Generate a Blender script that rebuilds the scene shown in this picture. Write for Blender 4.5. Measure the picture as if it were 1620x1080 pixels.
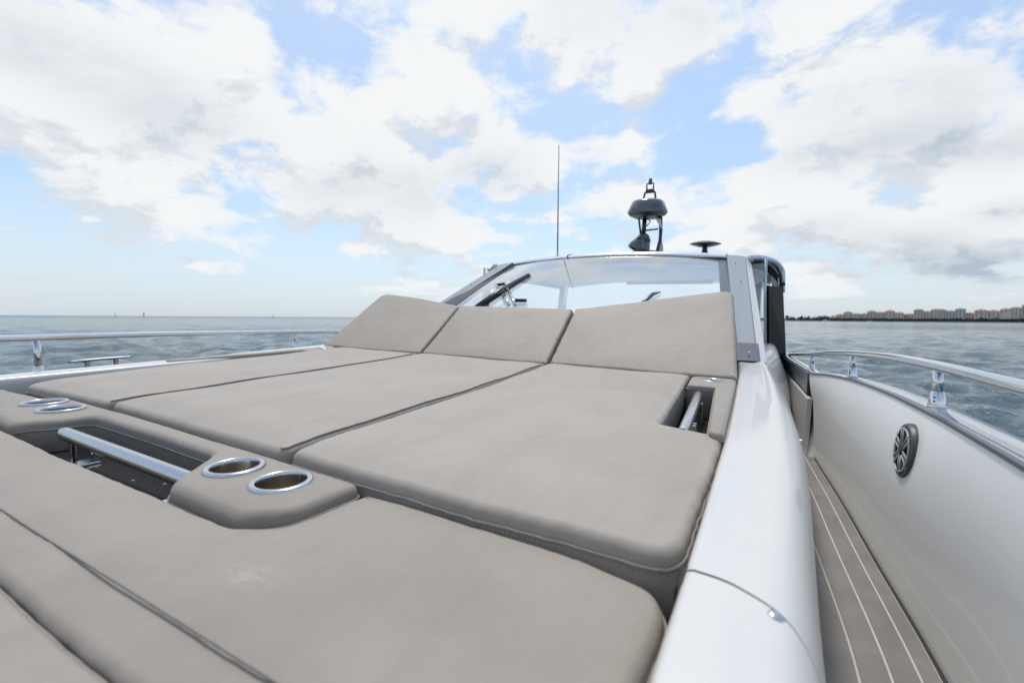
import bpy, bmesh, math, random
import numpy as np
from mathutils import Vector, Matrix
from mathutils.geometry import delaunay_2d_cdt
R = math.radians
random.seed(5)
rng = np.random.default_rng(5)
scene = bpy.context.scene
COL = scene.collection
for o in list(bpy.data.objects):
    bpy.data.objects.remove(o)

# ------------------------------------------------------------------ camera
EYE = 2.5                      # metres of the lens above the water
HEEL = R(1.2)                  # the boat leans a little to starboard
cam_d = bpy.data.cameras.new('camera')
cam = bpy.data.objects.new('camera', cam_d)
COL.objects.link(cam)
cam_d.sensor_width = 36.0
cam_d.lens = 15.11
cam_d.clip_start = 0.02
cam_d.clip_end = 40000
cam_d.dof.use_dof = True
cam_d.dof.focus_distance = 1.5
cam_d.dof.aperture_fstop = 3.0
YAW, PITCH, ROLL = R(26.7), math.atan(37 / 680.0), R(0.354)
cam.matrix_world = (Matrix.Translation((0, 0, EYE)) @ Matrix.Rotation(YAW, 4, 'Z')
                    @ Matrix.Rotation(math.pi / 2 - PITCH, 4, 'X') @ Matrix.Rotation(ROLL, 4, 'Z'))
scene.camera = cam

# ------------------------------------------------------------------ exposure
vs = scene.view_settings
scene.display_settings.display_device = 'sRGB'
vs.view_transform = 'Standard'
vs.look = 'None'
vs.exposure = 0.15
vs.gamma = 1.0
vs.use_curve_mapping = False
scene.cycles.max_bounces = 8
scene.cycles.transparent_max_bounces = 12
scene.cycles.caustics_reflective = False
scene.cycles.caustics_refractive = False

# ------------------------------------------------------------------ sun direction
SUN_AZ = R(25)                 # a little to port of the boat's aft axis
SUN_EL = R(69)
SUN_DIR = Vector((-math.sin(SUN_AZ) * math.cos(SUN_EL), math.cos(SUN_AZ) * math.cos(SUN_EL), math.sin(SUN_EL)))


# ------------------------------------------------------------------ node helpers
class NT:
    def __init__(self, tree):
        self.t = tree

    def n(self, typ, **kw):
        nd = self.t.nodes.new(typ)
        for k, v in kw.items():
            setattr(nd, k, v)
        return nd

    def link(self, a, b):
        self.t.links.new(a, b)

    def put(self, sock, v):
        if v is None:
            return
        if isinstance(v, bpy.types.NodeSocket):
            self.link(v, sock)
        else:
            sock.default_value = v

    def math(self, op, a, b=None, c=None, clamp=False):
        nd = self.n('ShaderNodeMath', operation=op, use_clamp=clamp)
        for i, v in enumerate((a, b, c)):
            self.put(nd.inputs[i], v)
        return nd.outputs[0]

    def vec(self, op, a, b=None, s=None):
        nd = self.n('ShaderNodeVectorMath', operation=op)
        self.put(nd.inputs[0], a)
        if b is not None:
            self.put(nd.inputs[1], b)
        if s is not None:
            self.put(nd.inputs['Scale'], s)
        return nd.outputs['Value'] if op in ('DISTANCE', 'LENGTH', 'DOT_PRODUCT') else nd.outputs[0]

    def noise(self, vecs, scale, detail=4, rough=0.5, distort=0.0):
        nd = self.n('ShaderNodeTexNoise')
        self.put(nd.inputs['Vector'], vecs)
        nd.inputs['Scale'].default_value = scale
        nd.inputs['Detail'].default_value = detail
        nd.inputs['Roughness'].default_value = rough
        nd.inputs['Distortion'].default_value = distort
        return nd.outputs['Fac']

    def smooth(self, v, lo, hi, to0=0.0, to1=1.0):
        nd = self.n('ShaderNodeMapRange', interpolation_type='SMOOTHSTEP')
        self.put(nd.inputs['Value'], v)
        nd.inputs['From Min'].default_value = lo
        nd.inputs['From Max'].default_value = hi
        nd.inputs['To Min'].default_value = to0
        nd.inputs['To Max'].default_value = to1
        return nd.outputs[0]

    def mix(self, f, a, b):
        nd = self.n('ShaderNodeMix', data_type='RGBA')
        self.put(nd.inputs['Factor'], f)
        self.put(nd.inputs[6], a)
        self.put(nd.inputs[7], b)
        return nd.outputs[2]


# ------------------------------------------------------------------ sky
SKY_STRENGTH = 0.098
SKY_TINT = (1.42, 1.60, 1.68)
world = bpy.data.worlds.new('World')
scene.world = world
world.use_nodes = True
wt = world.node_tree
wt.nodes.clear()
W = NT(wt)
sky = W.n('ShaderNodeTexSky', sky_type='NISHITA')
sky.sun_disc = False
sky.sun_elevation = SUN_EL
sky.sun_rotation = -SUN_AZ
sky.altitude = 0
sky.air_density = 1.0
sky.dust_density = 1.6
sky.ozone_density = 1.2
tc = W.n('ShaderNodeTexCoord')
D0 = W.vec('NORMALIZE', tc.outputs['Generated'])

# the big cloud banks: bearing from the aft axis (degrees, + to port), elevation, radius, weight
BANKS = [
    (69.2, 22.2, 0.181, 0.34),
    (61.1, 27.2, 0.115, 0.25),
    (73.9, 14.7, 0.091, 0.28),
    (66.7, 14.2, 0.149, 0.34),
    (57.4, 17.2, 0.148, 0.34),
    (46.6, 19.4, 0.189, 0.36),
    (39.0, 23.6, 0.163, 0.36),
    (29.3, 19.9, 0.160, 0.36),
    (43.7, 12.6, 0.176, 0.28),
    (35.9, 10.7, 0.127, 0.18),
    (71.3, 9.9, 0.071, 0.20),
    (75.2, 20.1, 0.076, 0.30),
    (-7.5, 23.9, 0.132, 0.34),
    (-17.7, 20.5, 0.150, 0.42),
    (-21.9, 13.8, 0.097, 0.30),
    (-4.5, 12.9, 0.130, 0.36),
    (-10.1, 14.0, 0.117, 0.36),
    (-17.3, 11.6, 0.127, 0.40),
    (2.6, 11.6, 0.121, 0.32),
    (-21.8, 8.6, 0.085, 0.34),
    (11.4, 12.2, 0.105, 0.26),
    (-13.9, 7.3, 0.103, 0.25),
    (16.2, 16.1, 0.079, 0.20),
    (30.2, 32.6, 0.123, 0.26),
    (19.7, 33.6, 0.118, 0.28),
    (6.0, 31.6, 0.091, 0.26),
    (35.8, 33.9, 0.064, 0.20),
    (19.6, 28.4, 0.052, 0.20),
    (10.9, 25.9, 0.069, 0.26),
    (11.6, 20.1, 0.062, 0.24),
    (-1.0, 23.6, 0.063, 0.22),
    (-5.0, 29.8, 0.064, 0.20),
    (46.4, 31.0, 0.063, 0.10),
    (53.3, 30.2, 0.054, -0.40),
    (46.5, 27.9, 0.066, -0.40),
    (21.2, 25.4, 0.061, -0.30),
    (14.9, 28.7, 0.068, -0.25),
    (4.4, 26.9, 0.064, -0.32),
    (4.9, 21.1, 0.092, -0.35),
    (14.7, 23.1, 0.049, -0.25),
    (-10.4, 19.0, 0.057, -0.20),
    (-17.6, 24.3, 0.022, -0.30),
    (-1.5, 27.5, 0.049, -0.20),
    (74.6, 15.2, 0.028, -0.25),
    (61.9, 19.3, 0.026, -0.12),
    (72.7, 4.5, 0.144, -0.22),
    (56.4, 4.4, 0.198, -0.20),
    (56.3, 8.7, 0.071, -0.12),
    (21.8, 14.0, 0.055, -0.10),
    (-1.2, 19.6, 0.065, -0.25),
    (11.8, 31.3, 0.042, -0.10),
]


# the deeper, greyer bellies of those banks
GREYS = [
    (74.7, 22.6, 0.090, 0.50),
    (68.8, 21.3, 0.100, 0.30),
    (29.3, 18.5, 0.096, 0.50),
    (39.8, 15.8, 0.149, 0.30),
    (49.6, 14.3, 0.099, 0.20),
    (63.0, 19.1, 0.117, 0.25),
    (-20.1, 21.2, 0.096, 0.55),
    (-14.4, 17.8, 0.109, 0.50),
    (-8.1, 22.6, 0.078, 0.30),
    (-21.8, 14.8, 0.070, 0.50),
    (-14.9, 6.3, 0.083, 0.75),
    (-21.2, 4.9, 0.061, 0.75),
    (-8.7, 9.1, 0.073, 0.35),
    (-22.1, 9.6, 0.042, 0.35),
    (5.3, 31.5, 0.093, 0.30),
    (16.5, 33.9, 0.101, 0.25),
    (-5.5, 17.3, 0.058, 0.20),
    (74.0, 11.5, 0.064, 0.25),
]


def cloud_density(d):
    sx = W.n('ShaderNodeSeparateXYZ')
    W.link(d, sx.inputs[0])
    zc = W.math('ADD', W.math('MAXIMUM', sx.outputs['Z'], 0.0), 0.16)
    inv = W.math('DIVIDE', 1.0, zc)
    p = W.vec('SCALE', d, s=inv)
    flat = W.n('ShaderNodeCombineXYZ')
    sp = W.n('ShaderNodeSeparateXYZ')
    W.link(p, sp.inputs[0])
    W.link(sp.outputs['X'], flat.inputs['X'])
    W.link(sp.outputs['Y'], flat.inputs['Y'])
    W.link(W.math('MULTIPLY', sp.outputs['Z'], 1.6), flat.inputs['Z'])
    n1 = W.noise(flat.outputs[0], 1.15, 10, 0.60, 0.15)
    n2 = W.noise(W.vec('MULTIPLY', d, (1.0, 1.0, 1.7)), 9.0, 9, 0.62, 0.25)
    dd = W.vec('MULTIPLY', d, (1, 1, 1.35))
    acc = None
    for az, el, rad, wgt in BANKS:
        a, e = R(az), R(el)
        c = (-math.sin(a) * math.cos(e), math.cos(a) * math.cos(e), math.sin(e) * 1.35)
        dist = W.vec('DISTANCE', dd, c)
        q = W.math('DIVIDE', dist, rad)
        g = W.math('POWER', 2.718, W.math('MULTIPLY', W.math('MULTIPLY', q, q), -1.0))
        g = W.math('MULTIPLY', g, wgt)
        acc = g if acc is None else W.math('ADD', acc, g)
    acc = W.math('DIVIDE', acc, W.math('ADD', 1.0, W.math('MULTIPLY', W.math('ABSOLUTE', acc), 1.6)))
    n = W.math('ADD', W.math('MULTIPLY', W.math('SUBTRACT', n1, 0.5), 1.3), W.math('MULTIPLY', W.math('SUBTRACT', n2, 0.52), 1.05))
    return W.math('ADD', n, acc), acc, sx.outputs['Z']


dens, bank, dz = cloud_density(D0)
up_dir = W.vec('NORMALIZE', W.vec('ADD', D0, (SUN_DIR.x * 0.03, SUN_DIR.y * 0.03, 0.075)))
dens_up, _, _ = cloud_density(up_dir)
cover = W.smooth(dens, -0.02, 0.235)
relief = W.smooth(W.math('SUBTRACT', dens_up, dens), 0.0, 0.24)
thick = None
for az, el, rad, wgt in GREYS:
    a, e = R(az), R(el)
    c = (-math.sin(a) * math.cos(e), math.cos(a) * math.cos(e), math.sin(e) * 2.2)
    q = W.math('DIVIDE', W.vec('DISTANCE', W.vec('MULTIPLY', D0, (1, 1, 2.2)), c), rad)
    g = W.math('MULTIPLY', W.math('POWER', 2.718, W.math('MULTIPLY', W.math('MULTIPLY', q, q), -1.0)), wgt)
    thick = g if thick is None else W.math('ADD', thick, g)
soft = W.smooth(W.noise(W.vec('MULTIPLY', D0, (1, 1, 2.0)), 4.2, 7, 0.6, 0.3), 0.30, 0.66)
away = W.smooth(W.vec('DOT_PRODUCT', D0, (-math.sin(YAW), math.cos(YAW), 0.0)), 0.45, 0.15, 0.0, 0.40)
thick = W.math('MULTIPLY', W.math('ADD', thick, away), W.math('ADD', 0.25, W.math('MULTIPLY', soft, 0.85)))
thick = W.math('MULTIPLY', thick, W.smooth(dens, 0.05, 0.30))
shade = W.math('ADD', thick, W.math('MULTIPLY', relief, 0.44), clamp=True)
lit = (8.35, 8.5, 8.65, 1)
grey = (4.2, 4.95, 5.75, 1)
cloud_col = W.mix(shade, lit, grey)
veil = W.noise(D0, 2.2, 5, 0.6)
veil = W.smooth(veil, 0.3, 0.75, 0.12, 0.34)
base_sky = W.mix(veil, W.vec('MULTIPLY', sky.outputs[0], SKY_TINT), (7.2, 7.9, 8.6, 1))
horizon_f = W.smooth(dz, 0.0, 0.26, 0.72, 0.0)
base_sky = W.mix(horizon_f, base_sky, (6.5, 7.25, 8.0, 1))
cover = W.math('MULTIPLY', cover, W.smooth(dz, 0.0, 0.09, 0.45, 1.0))
final = W.mix(cover, base_sky, cloud_col)
bg = W.n('ShaderNodeBackground')
W.link(final, bg.inputs['Color'])
bg.inputs['Strength'].default_value = SKY_STRENGTH
wo = W.n('ShaderNodeOutputWorld')
W.link(bg.outputs[0], wo.inputs['Surface'])

# ------------------------------------------------------------------ sun (behind thin cloud)
sun_d = bpy.data.lights.new('sun', 'SUN')
sun_d.energy = 2.3
sun_d.angle = R(10)
sun_d.color = (1.0, 0.96, 0.9)
sun = bpy.data.objects.new('sun', sun_d)
COL.objects.link(sun)
sun.rotation_euler = SUN_DIR.to_track_quat('Z', 'Y').to_euler()


# ------------------------------------------------------------------ materials
def mat(name, col, rough=0.5, metal=0.0, coat=0.0, vary=0.0, vscale=6.0, bump=0.0, bscale=200.0, rvary=0.0,
        spec=0.5, sheen=0.0, coatrough=0.05, col2=None):
    m = bpy.data.materials.new(name)
    m.use_nodes = True
    t = NT(m.node_tree)
    b = m.node_tree.nodes['Principled BSDF']
    b.inputs['Roughness'].default_value = rough
    b.inputs['Metallic'].default_value = metal
    b.inputs['Coat Weight'].default_value = coat
    b.inputs['Coat Roughness'].default_value = coatrough
    b.inputs['Specular IOR Level'].default_value = spec
    b.inputs['Sheen Weight'].default_value = sheen
    tcn = t.n('ShaderNodeTexCoord')
    ob = tcn.outputs['Object']
    c = (*col, 1)
    if vary or col2:
        f = t.noise(ob, vscale, 6, 0.62, 0.4)
        f = t.smooth(f, 0.3, 0.7)
        c2 = (*col2, 1) if col2 else tuple(x * (1 - vary) for x in col) + (1,)
        t.link(t.mix(f, c, c2), b.inputs['Base Color'])
    else:
        b.inputs['Base Color'].default_value = c
    if rvary:
        f = t.noise(ob, vscale * 2.3, 5, 0.6)
        t.link(t.smooth(f, 0.25, 0.75, max(0.02, rough - rvary), rough + rvary), b.inputs['Roughness'])
    if bump:
        f = t.noise(ob, bscale, 3, 0.55)
        bn = t.n('ShaderNodeBump')
        bn.inputs['Strength'].default_value = bump
        bn.inputs['Distance'].default_value = 0.002
        t.link(f, bn.inputs['Height'])
        t.link(bn.outputs[0], b.inputs['Normal'])
    return m


def vinyl_material(name, col, dirt, smudge=None):
    """taupe upholstery: fine woven grain, soft creases, sun and water staining"""
    m = bpy.data.materials.new(name)
    m.use_nodes = True
    t = NT(m.node_tree)
    b = m.node_tree.nodes['Principled BSDF']
    tcn = t.n('ShaderNodeTexCoord')
    ob = tcn.outputs['Object']
    f1 = t.smooth(t.noise(ob, 2.6, 7, 0.62, 0.6), 0.40, 0.74)
    f2 = t.smooth(t.noise(t.vec('MULTIPLY', ob, (1, 0.35, 1)), 9.0, 6, 0.65, 0.8), 0.45, 0.8)
    f3 = t.noise(ob, 420, 2, 0.5)
    c = t.mix(t.math('MULTIPLY', f1, 0.6), (*col, 1), (*dirt, 1))
    c = t.mix(t.math('MULTIPLY', f2, 0.3), c, (dirt[0] * 0.86, dirt[1] * 0.8, dirt[2] * 0.78, 1))
    c = t.mix(t.math('MULTIPLY', t.smooth(f3, 0.35, 0.65), 0.16), c, (col[0] * 0.72, col[1] * 0.72, col[2] * 0.72, 1))
    if smudge:
        d = t.vec('MULTIPLY', t.vec('SUBTRACT', ob, smudge), (26.0, 44.0, 4.0))
        g = t.math('POWER', 2.718, t.math('MULTIPLY', t.math('POWER', t.vec('LENGTH', d), 2.0), -1.0))
        br = t.smooth(t.noise(t.vec('MULTIPLY', ob, (0.5, 1.4, 1)), 42, 5, 0.7, 0.5), 0.36, 0.62)
        c = t.mix(t.math('MULTIPLY', t.math('MULTIPLY', g, br), 0.34), c, (0.55, 0.52, 0.48, 1))
    t.link(c, b.inputs['Base Color'])
    b.inputs['Roughness'].default_value = 0.62
    b.inputs['Specular IOR Level'].default_value = 0.35
    b.inputs['Sheen Weight'].default_value = 0.08
    wv = t.n('ShaderNodeTexWave', wave_type='BANDS', bands_direction='X')
    wv.inputs['Scale'].default_value = 260
    wv.inputs['Distortion'].default_value = 1.5
    t.link(ob, wv.inputs['Vector'])
    h = t.math('ADD', t.math('MULTIPLY', f3, 0.5), t.math('MULTIPLY', wv.outputs['Fac'], 0.25))
    cre = t.noise(t.vec('MULTIPLY', ob, (1.0, 0.5, 1)), 16, 4, 0.55, 0.7)
    b1 = t.n('ShaderNodeBump')
    b1.inputs['Strength'].default_value = 0.34
    b1.inputs['Distance'].default_value = 0.010
    t.link(cre, b1.inputs['Height'])
    b2 = t.n('ShaderNodeBump')
    b2.inputs['Strength'].default_value = 0.45
    b2.inputs['Distance'].default_value = 0.0007
    t.link(h, b2.inputs['Height'])
    t.link(b1.outputs[0], b2.inputs['Normal'])
    t.link(b2.outputs[0], b.inputs['Normal'])
    return m


def glass_material(name, tint, refl=1.0, pale_veil=0.0):
    m = bpy.data.materials.new(name)
    m.use_nodes = True
    t = NT(m.node_tree)
    m.node_tree.nodes.clear()
    tr = t.n('ShaderNodeBsdfTransparent')
    tr.inputs[0].default_value = (*tint, 1)
    gl = t.n('ShaderNodeBsdfGlossy')
    gl.inputs['Roughness'].default_value = 0.02
    gl.inputs[0].default_value = (0.95, 0.97, 1, 1)
    lw = t.n('ShaderNodeFresnel')
    lw.inputs['IOR'].default_value = 1.5
    f = t.math('MULTIPLY', lw.outputs[0], refl, clamp=True)
    mx = t.n('ShaderNodeMixShader')
    t.link(f, mx.inputs[0])
    t.link(tr.outputs[0], mx.inputs[1])
    t.link(gl.outputs[0], mx.inputs[2])
    out = t.n('ShaderNodeOutputMaterial')
    if pale_veil:                                   # pale diffuse layer added to lighten the glass, standing in for hazy reflections
        df = t.n('ShaderNodeBsdfDiffuse')
        df.inputs[0].default_value = (0.78, 0.82, 0.80, 1)
        tcn = t.n('ShaderNodeTexCoord')
        f = t.smooth(t.noise(tcn.outputs['Object'], 2.2, 6, 0.6, 0.4), 0.3, 0.7, pale_veil * 0.75, pale_veil * 1.25)
        m2 = t.n('ShaderNodeMixShader')
        t.link(f, m2.inputs[0])
        t.link(mx.outputs[0], m2.inputs[1])
        t.link(df.outputs[0], m2.inputs[2])
        t.link(m2.outputs[0], out.inputs['Surface'])
    else:
        t.link(mx.outputs[0], out.inputs['Surface'])
    return m


def sea_material():
    m = bpy.data.materials.new('sea_water')
    m.use_nodes = True
    t = NT(m.node_tree)
    b = m.node_tree.nodes['Principled BSDF']
    b.inputs['Base Color'].default_value = (0.032, 0.072, 0.092, 1)
    b.inputs['IOR'].default_value = 1.333
    b.inputs['Specular IOR Level'].default_value = 0.5
    g = t.n('ShaderNodeNewGeometry')
    pos = g.outputs['Position']
    dist = t.vec('LENGTH', pos)
    t.link(t.smooth(dist, 10, 900, 0.05, 0.22), b.inputs['Roughness'])
    pr = t.n('ShaderNodeMapping')
    pr.inputs['Rotation'].default_value = (0, 0, R(35))
    pr.inputs['Scale'].default_value = (1.0, 0.55, 1.0)
    t.link(pos, pr.inputs['Vector'])
    h1 = t.noise(pr.outputs[0], 2.6, 5, 0.6, 0.5)
    h2 = t.noise(pr.outputs[0], 0.5, 4, 0.55, 0.4)
    h = t.math('ADD', t.math('MULTIPLY', h1, 0.20), t.math('MULTIPLY', h2, 0.55))
    bn = t.n('ShaderNodeBump')
    bn.inputs['Strength'].default_value = 0.85
    bn.inputs['Distance'].default_value = 1.0
    t.link(h, bn.inputs['Height'])
    t.link(bn.outputs[0], b.inputs['Normal'])
    return m


M = {}
M['pad'] = vinyl_material('pad_vinyl', (0.365, 0.324, 0.276), (0.300, 0.258, 0.212))
M['back'] = vinyl_material('backrest_vinyl', (0.375, 0.326, 0.270), (0.315, 0.266, 0.213))
M['bow'] = vinyl_material('bow_vinyl', (0.305, 0.269, 0.228), (0.245, 0.210, 0.173), smudge=(0.482, -0.031, 0.09))
M['console'] = vinyl_material('console_vinyl', (0.305, 0.269, 0.228), (0.245, 0.210, 0.173))
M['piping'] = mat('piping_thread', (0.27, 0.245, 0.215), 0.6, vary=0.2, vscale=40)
M['thread'] = mat('stitch_thread', (0.38, 0.345, 0.30), 0.7)
M['gel'] = mat('white_gelcoat', (0.605, 0.588, 0.555), 0.34, coat=0.5, coatrough=0.07, vary=0.02, vscale=1.2)
M['gelgrey'] = mat('grey_gelcoat', (0.62, 0.65, 0.67), 0.18, coat=0.6, vary=0.05, vscale=4)
M['bulwark'] = mat('bulwark_gelcoat', (0.80, 0.79, 0.765), 0.34, coat=0.6, vary=0.04, vscale=1.5, coatrough=0.05)
M['steel'] = mat('polished_steel', (0.68, 0.69, 0.70), 0.09, metal=1.0, rvary=0.04, vscale=14)
M['satin'] = mat('satin_steel', (0.60, 0.61, 0.62), 0.24, metal=1.0)
M['dullsteel'] = mat('weathered_steel', (0.26, 0.275, 0.29), 0.38, metal=0.9)
M['capsteel'] = mat('gunwale_cap', (0.44, 0.47, 0.51), 0.10, metal=0.8, coat=0.3, rvary=0.03, vscale=9)
M['cup'] = mat('cup_steel', (0.56, 0.50, 0.43), 0.28, metal=1.0)
M['silver'] = mat('silver_paint', (0.23, 0.25, 0.27), 0.38, metal=0.0, coat=0.12, vary=0.05, vscale=3)
M['roofpaint'] = mat('roof_paint', (0.62, 0.66, 0.71), 0.14, metal=0.25, coat=1.0, vary=0.04, vscale=3)
M['black'] = mat('black_plastic', (0.018, 0.02, 0.024), 0.32, vary=0.3, vscale=20)
M['radome'] = mat('radome_plastic', (0.105, 0.115, 0.13), 0.2, coat=0.7, vary=0.55, vscale=9)
M['frame'] = mat('black_frame', (0.03, 0.034, 0.042), 0.35, spec=0.3)
M['plate'] = mat('dark_plate', (0.10, 0.11, 0.13), 0.3, metal=0.3)
M['darkglass'] = mat('tinted_glass', (0.006, 0.008, 0.011), 0.4, spec=0.04)
M['rubber'] = mat('black_rubber', (0.012, 0.012, 0.012), 0.6)
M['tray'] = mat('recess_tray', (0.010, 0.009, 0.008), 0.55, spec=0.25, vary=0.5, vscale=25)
M['deck'] = mat('synthetic_teak', (0.200, 0.184, 0.165), 0.5, col2=(0.158, 0.145, 0.130), vscale=7, bump=0.3, bscale=160, rvary=0.08)
M['caulk'] = mat('caulking', (0.52, 0.485, 0.43), 0.5, vary=0.15, vscale=30)
M['headliner'] = mat('headliner', (0.85, 0.87, 0.86), 0.7, vary=0.04)
M['beige'] = mat('beige_leather', (0.50, 0.42, 0.32), 0.6, vary=0.1)
M['speaker'] = mat('speaker_rim', (0.06, 0.056, 0.054), 0.45, vary=0.2, vscale=60, bump=0.1)
M['grille'] = mat('speaker_grille', (0.07, 0.07, 0.074), 0.35, vary=0.2, vscale=50)
M['greyline'] = mat('grille_edge', (0.38, 0.38, 0.38), 0.4)
M['cone'] = mat('speaker_cone', (0.012, 0.012, 0.014), 0.5)
M['glass'] = glass_material('windscreen_glass', (0.92, 0.95, 0.95), 1.9, 0.20)
M['smoke'] = glass_material('smoked_glass', (0.66, 0.71, 0.76), 1.4, 0.30)
M['sea'] = sea_material()

# ------------------------------------------------------------------ mesh helpers
BOATM = Matrix.Translation((0, 0, EYE)) @ Matrix.Rotation(HEEL, 4, 'Y')
OFF = {}


def mesh(name, verts, faces, material, smooth=True):
    me = bpy.data.meshes.new(name)
    me.from_pydata([tuple(map(float, v)) for v in verts], [], faces)
    me.update()
    bm = bmesh.new()
    bm.from_mesh(me)
    bmesh.ops.recalc_face_normals(bm, faces=bm.faces)
    bm.to_mesh(me)
    bm.free()
    me.materials.append(material)
    if smooth:
        me.polygons.foreach_set('use_smooth', [True] * len(me.polygons))
    return me


def tag(o, label=None, cat=None, group=None, kind=None):
    if label:
        o['label'] = label
    if cat:
        o['category'] = cat
    if group:
        o['group'] = group
    if kind:
        o['kind'] = kind
    return o


def thing(name, label, cat, base, group=None, boat=True):
    o = bpy.data.objects.new(name, None)
    COL.objects.link(o)
    o.empty_display_size = 0.1
    b = Vector(base)
    o.matrix_world = (BOATM @ Matrix.Translation(b)) if boat else Matrix.Translation(b)
    OFF[o.name] = b
    return tag(o, label, cat, group)


def part(name, geo, material, parent, smooth=True, angle=None, bevel=0.0, label=None):
    off = OFF[parent.name]
    v = [(p[0] - off.x, p[1] - off.y, p[2] - off.z) for p in geo[0]]
    me = mesh(name, v, geo[1], material, smooth)
    o = bpy.data.objects.new(name, me)
    COL.objects.link(o)
    o.parent = parent
    OFF[o.name] = off
    if bevel:
        md = o.modifiers.new('bevel', 'BEVEL')
        md.width = bevel
        md.segments = 3
        md.limit_method = 'ANGLE'
        md.angle_limit = R(35)
        md.harden_normals = False
    if angle is not None and smooth:
        me.set_sharp_from_angle(angle=R(angle))
    if label:
        o['label'] = label
    return o


def solo(name, geo, material, label, cat, base, group=None, kind=None, boat=True, smooth=True, angle=None, bevel=0.0):
    b = Vector(base)
    v = [(p[0] - b.x, p[1] - b.y, p[2] - b.z) for p in geo[0]]
    me = mesh(name, v, geo[1], material, smooth)
    o = bpy.data.objects.new(name, me)
    COL.objects.link(o)
    o.matrix_world = (BOATM @ Matrix.Translation(b)) if boat else Matrix.Translation(b)
    OFF[o.name] = b
    if bevel:
        md = o.modifiers.new('bevel', 'BEVEL')
        md.width = bevel
        md.segments = 2
        md.limit_method = 'ANGLE'
    if angle is not None and smooth:
        me.set_sharp_from_angle(angle=R(angle))
    return tag(o, label, cat, group, kind)


def join(*geos):
    V, F = [], []
    for v, f in geos:
        n = len(V)
        V += list(v)
        F += [tuple(i + n for i in q) for q in f]
    return V, F


def box(c, s, rot=None):
    hx, hy, hz = s[0] / 2, s[1] / 2, s[2] / 2
    pts = [Vector((x, y, z)) for x in (-hx, hx) for y in (-hy, hy) for z in (-hz, hz)]
    if rot is not None:
        pts = [rot @ p for p in pts]
    V = [(p.x + c[0], p.y + c[1], p.z + c[2]) for p in pts]
    return V, [(0, 1, 3, 2), (4, 6, 7, 5), (0, 4, 5, 1), (2, 3, 7, 6), (0, 2, 6, 4), (1, 5, 7, 3)]


def hexa(bottom, top):
    """two quads joined"""
    V = list(bottom) + list(top)
    return V, [(0, 3, 2, 1), (4, 5, 6, 7), (0, 1, 5, 4), (1, 2, 6, 5), (2, 3, 7, 6), (3, 0, 4, 7)]


def slab(quad, thick):
    q = [Vector(p) for p in quad]
    n = (q[1] - q[0]).cross(q[3] - q[0]).normalized() * thick
    return hexa([tuple(p) for p in q], [tuple(p + n) for p in q])


def prism(poly, depth):
    """planar polygon of 3D points pushed along depth vector"""
    n = len(poly)
    d = Vector(depth)
    V = [tuple(p) for p in poly] + [tuple(Vector(p) + d) for p in poly]
    F = [tuple(range(n)), tuple(range(2 * n - 1, n - 1, -1))]
    F += [(i, (i + 1) % n, n + (i + 1) % n, n + i) for i in range(n)]
    return V, F


def grid(rows, closed_u=False, caps=False):
    nr, nc = len(rows), len(rows[0])
    V = [tuple(p) for r in rows for p in r]
    F = []
    for i in range(nr - 1):
        for j in range(nc if closed_u else nc - 1):
            k = (j + 1) % nc
            F.append((i * nc + j, i * nc + k, (i + 1) * nc + k, (i + 1) * nc + j))
    if caps:
        F.append(tuple(range(nc)))
        F.append(tuple((nr - 1) * nc + j for j in range(nc - 1, -1, -1)))
    return V, F


def spline(pts, n=8, closed=False):
    """Catmull-Rom through points"""
    P = [Vector(p) for p in pts]
    m = len(P)
    out = []
    for i in range(m if closed else m - 1):
        if closed:
            a, b, c, d = P[(i - 1) % m], P[i], P[(i + 1) % m], P[(i + 2) % m]
        else:
            b, c = P[i], P[i + 1]
            a = P[i - 1] if i > 0 else b * 2 - c
            d = P[i + 2] if i + 2 < m else c * 2 - b
        for k in range(n):
            t = k / n
            out.append(0.5 * ((2 * b) + (c - a) * t + (2 * a - 5 * b + 4 * c - d) * t * t + (3 * b - a - 3 * c + d) * t ** 3))
    if not closed:
        out.append(P[-1].copy())
    return out


def tube(path, r, n=12, closed=False, caps=True, squash=None):
    P = [Vector(p) for p in path]
    m = len(P)
    rr = r if isinstance(r, (list, tuple)) else [r] * m
    T = []
    for i in range(m):
        a = P[(i - 1) % m] if (closed or i > 0) else P[i]
        b = P[(i + 1) % m] if (closed or i < m - 1) else P[i]
        T.append((b - a).normalized())
    up = Vector((0, 0, 1)) if abs(T[0].z) < 0.9 else Vector((1, 0, 0))
    nrm = (up - T[0] * up.dot(T[0])).normalized()
    rows = []
    for i in range(m):
        nrm = (nrm - T[i] * nrm.dot(T[i])).normalized()
        bi = T[i].cross(nrm)
        rows.append([P[i] + (nrm * math.cos(a) * (squash or 1) + bi * math.sin(a)) * rr[i]
                     for a in [2 * math.pi * k / n for k in range(n)]])
    if closed:
        rows.append(rows[0])
        return grid(rows, True)
    return grid(rows, True, caps)


def lathe(prof, c, axis=(0, 0, 1), n=32, caps=False):
    """prof: list of (radius, height along axis)"""
    ax = Vector(axis).normalized()
    t = Vector((1, 0, 0)) if abs(ax.x) < 0.9 else Vector((0, 1, 0))
    e1 = (t - ax * t.dot(ax)).normalized()
    e2 = ax.cross(e1)
    C = Vector(c)
    rows = [[C + ax * h + (e1 * math.cos(a) + e2 * math.sin(a)) * r for a in [2 * math.pi * k / n for k in range(n)]]
            for r, h in prof]
    return grid(rows, True, caps)


def lerp(tab, x):
    return float(np.interp(x, [t[0] for t in tab], [t[1] for t in tab]))


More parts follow.
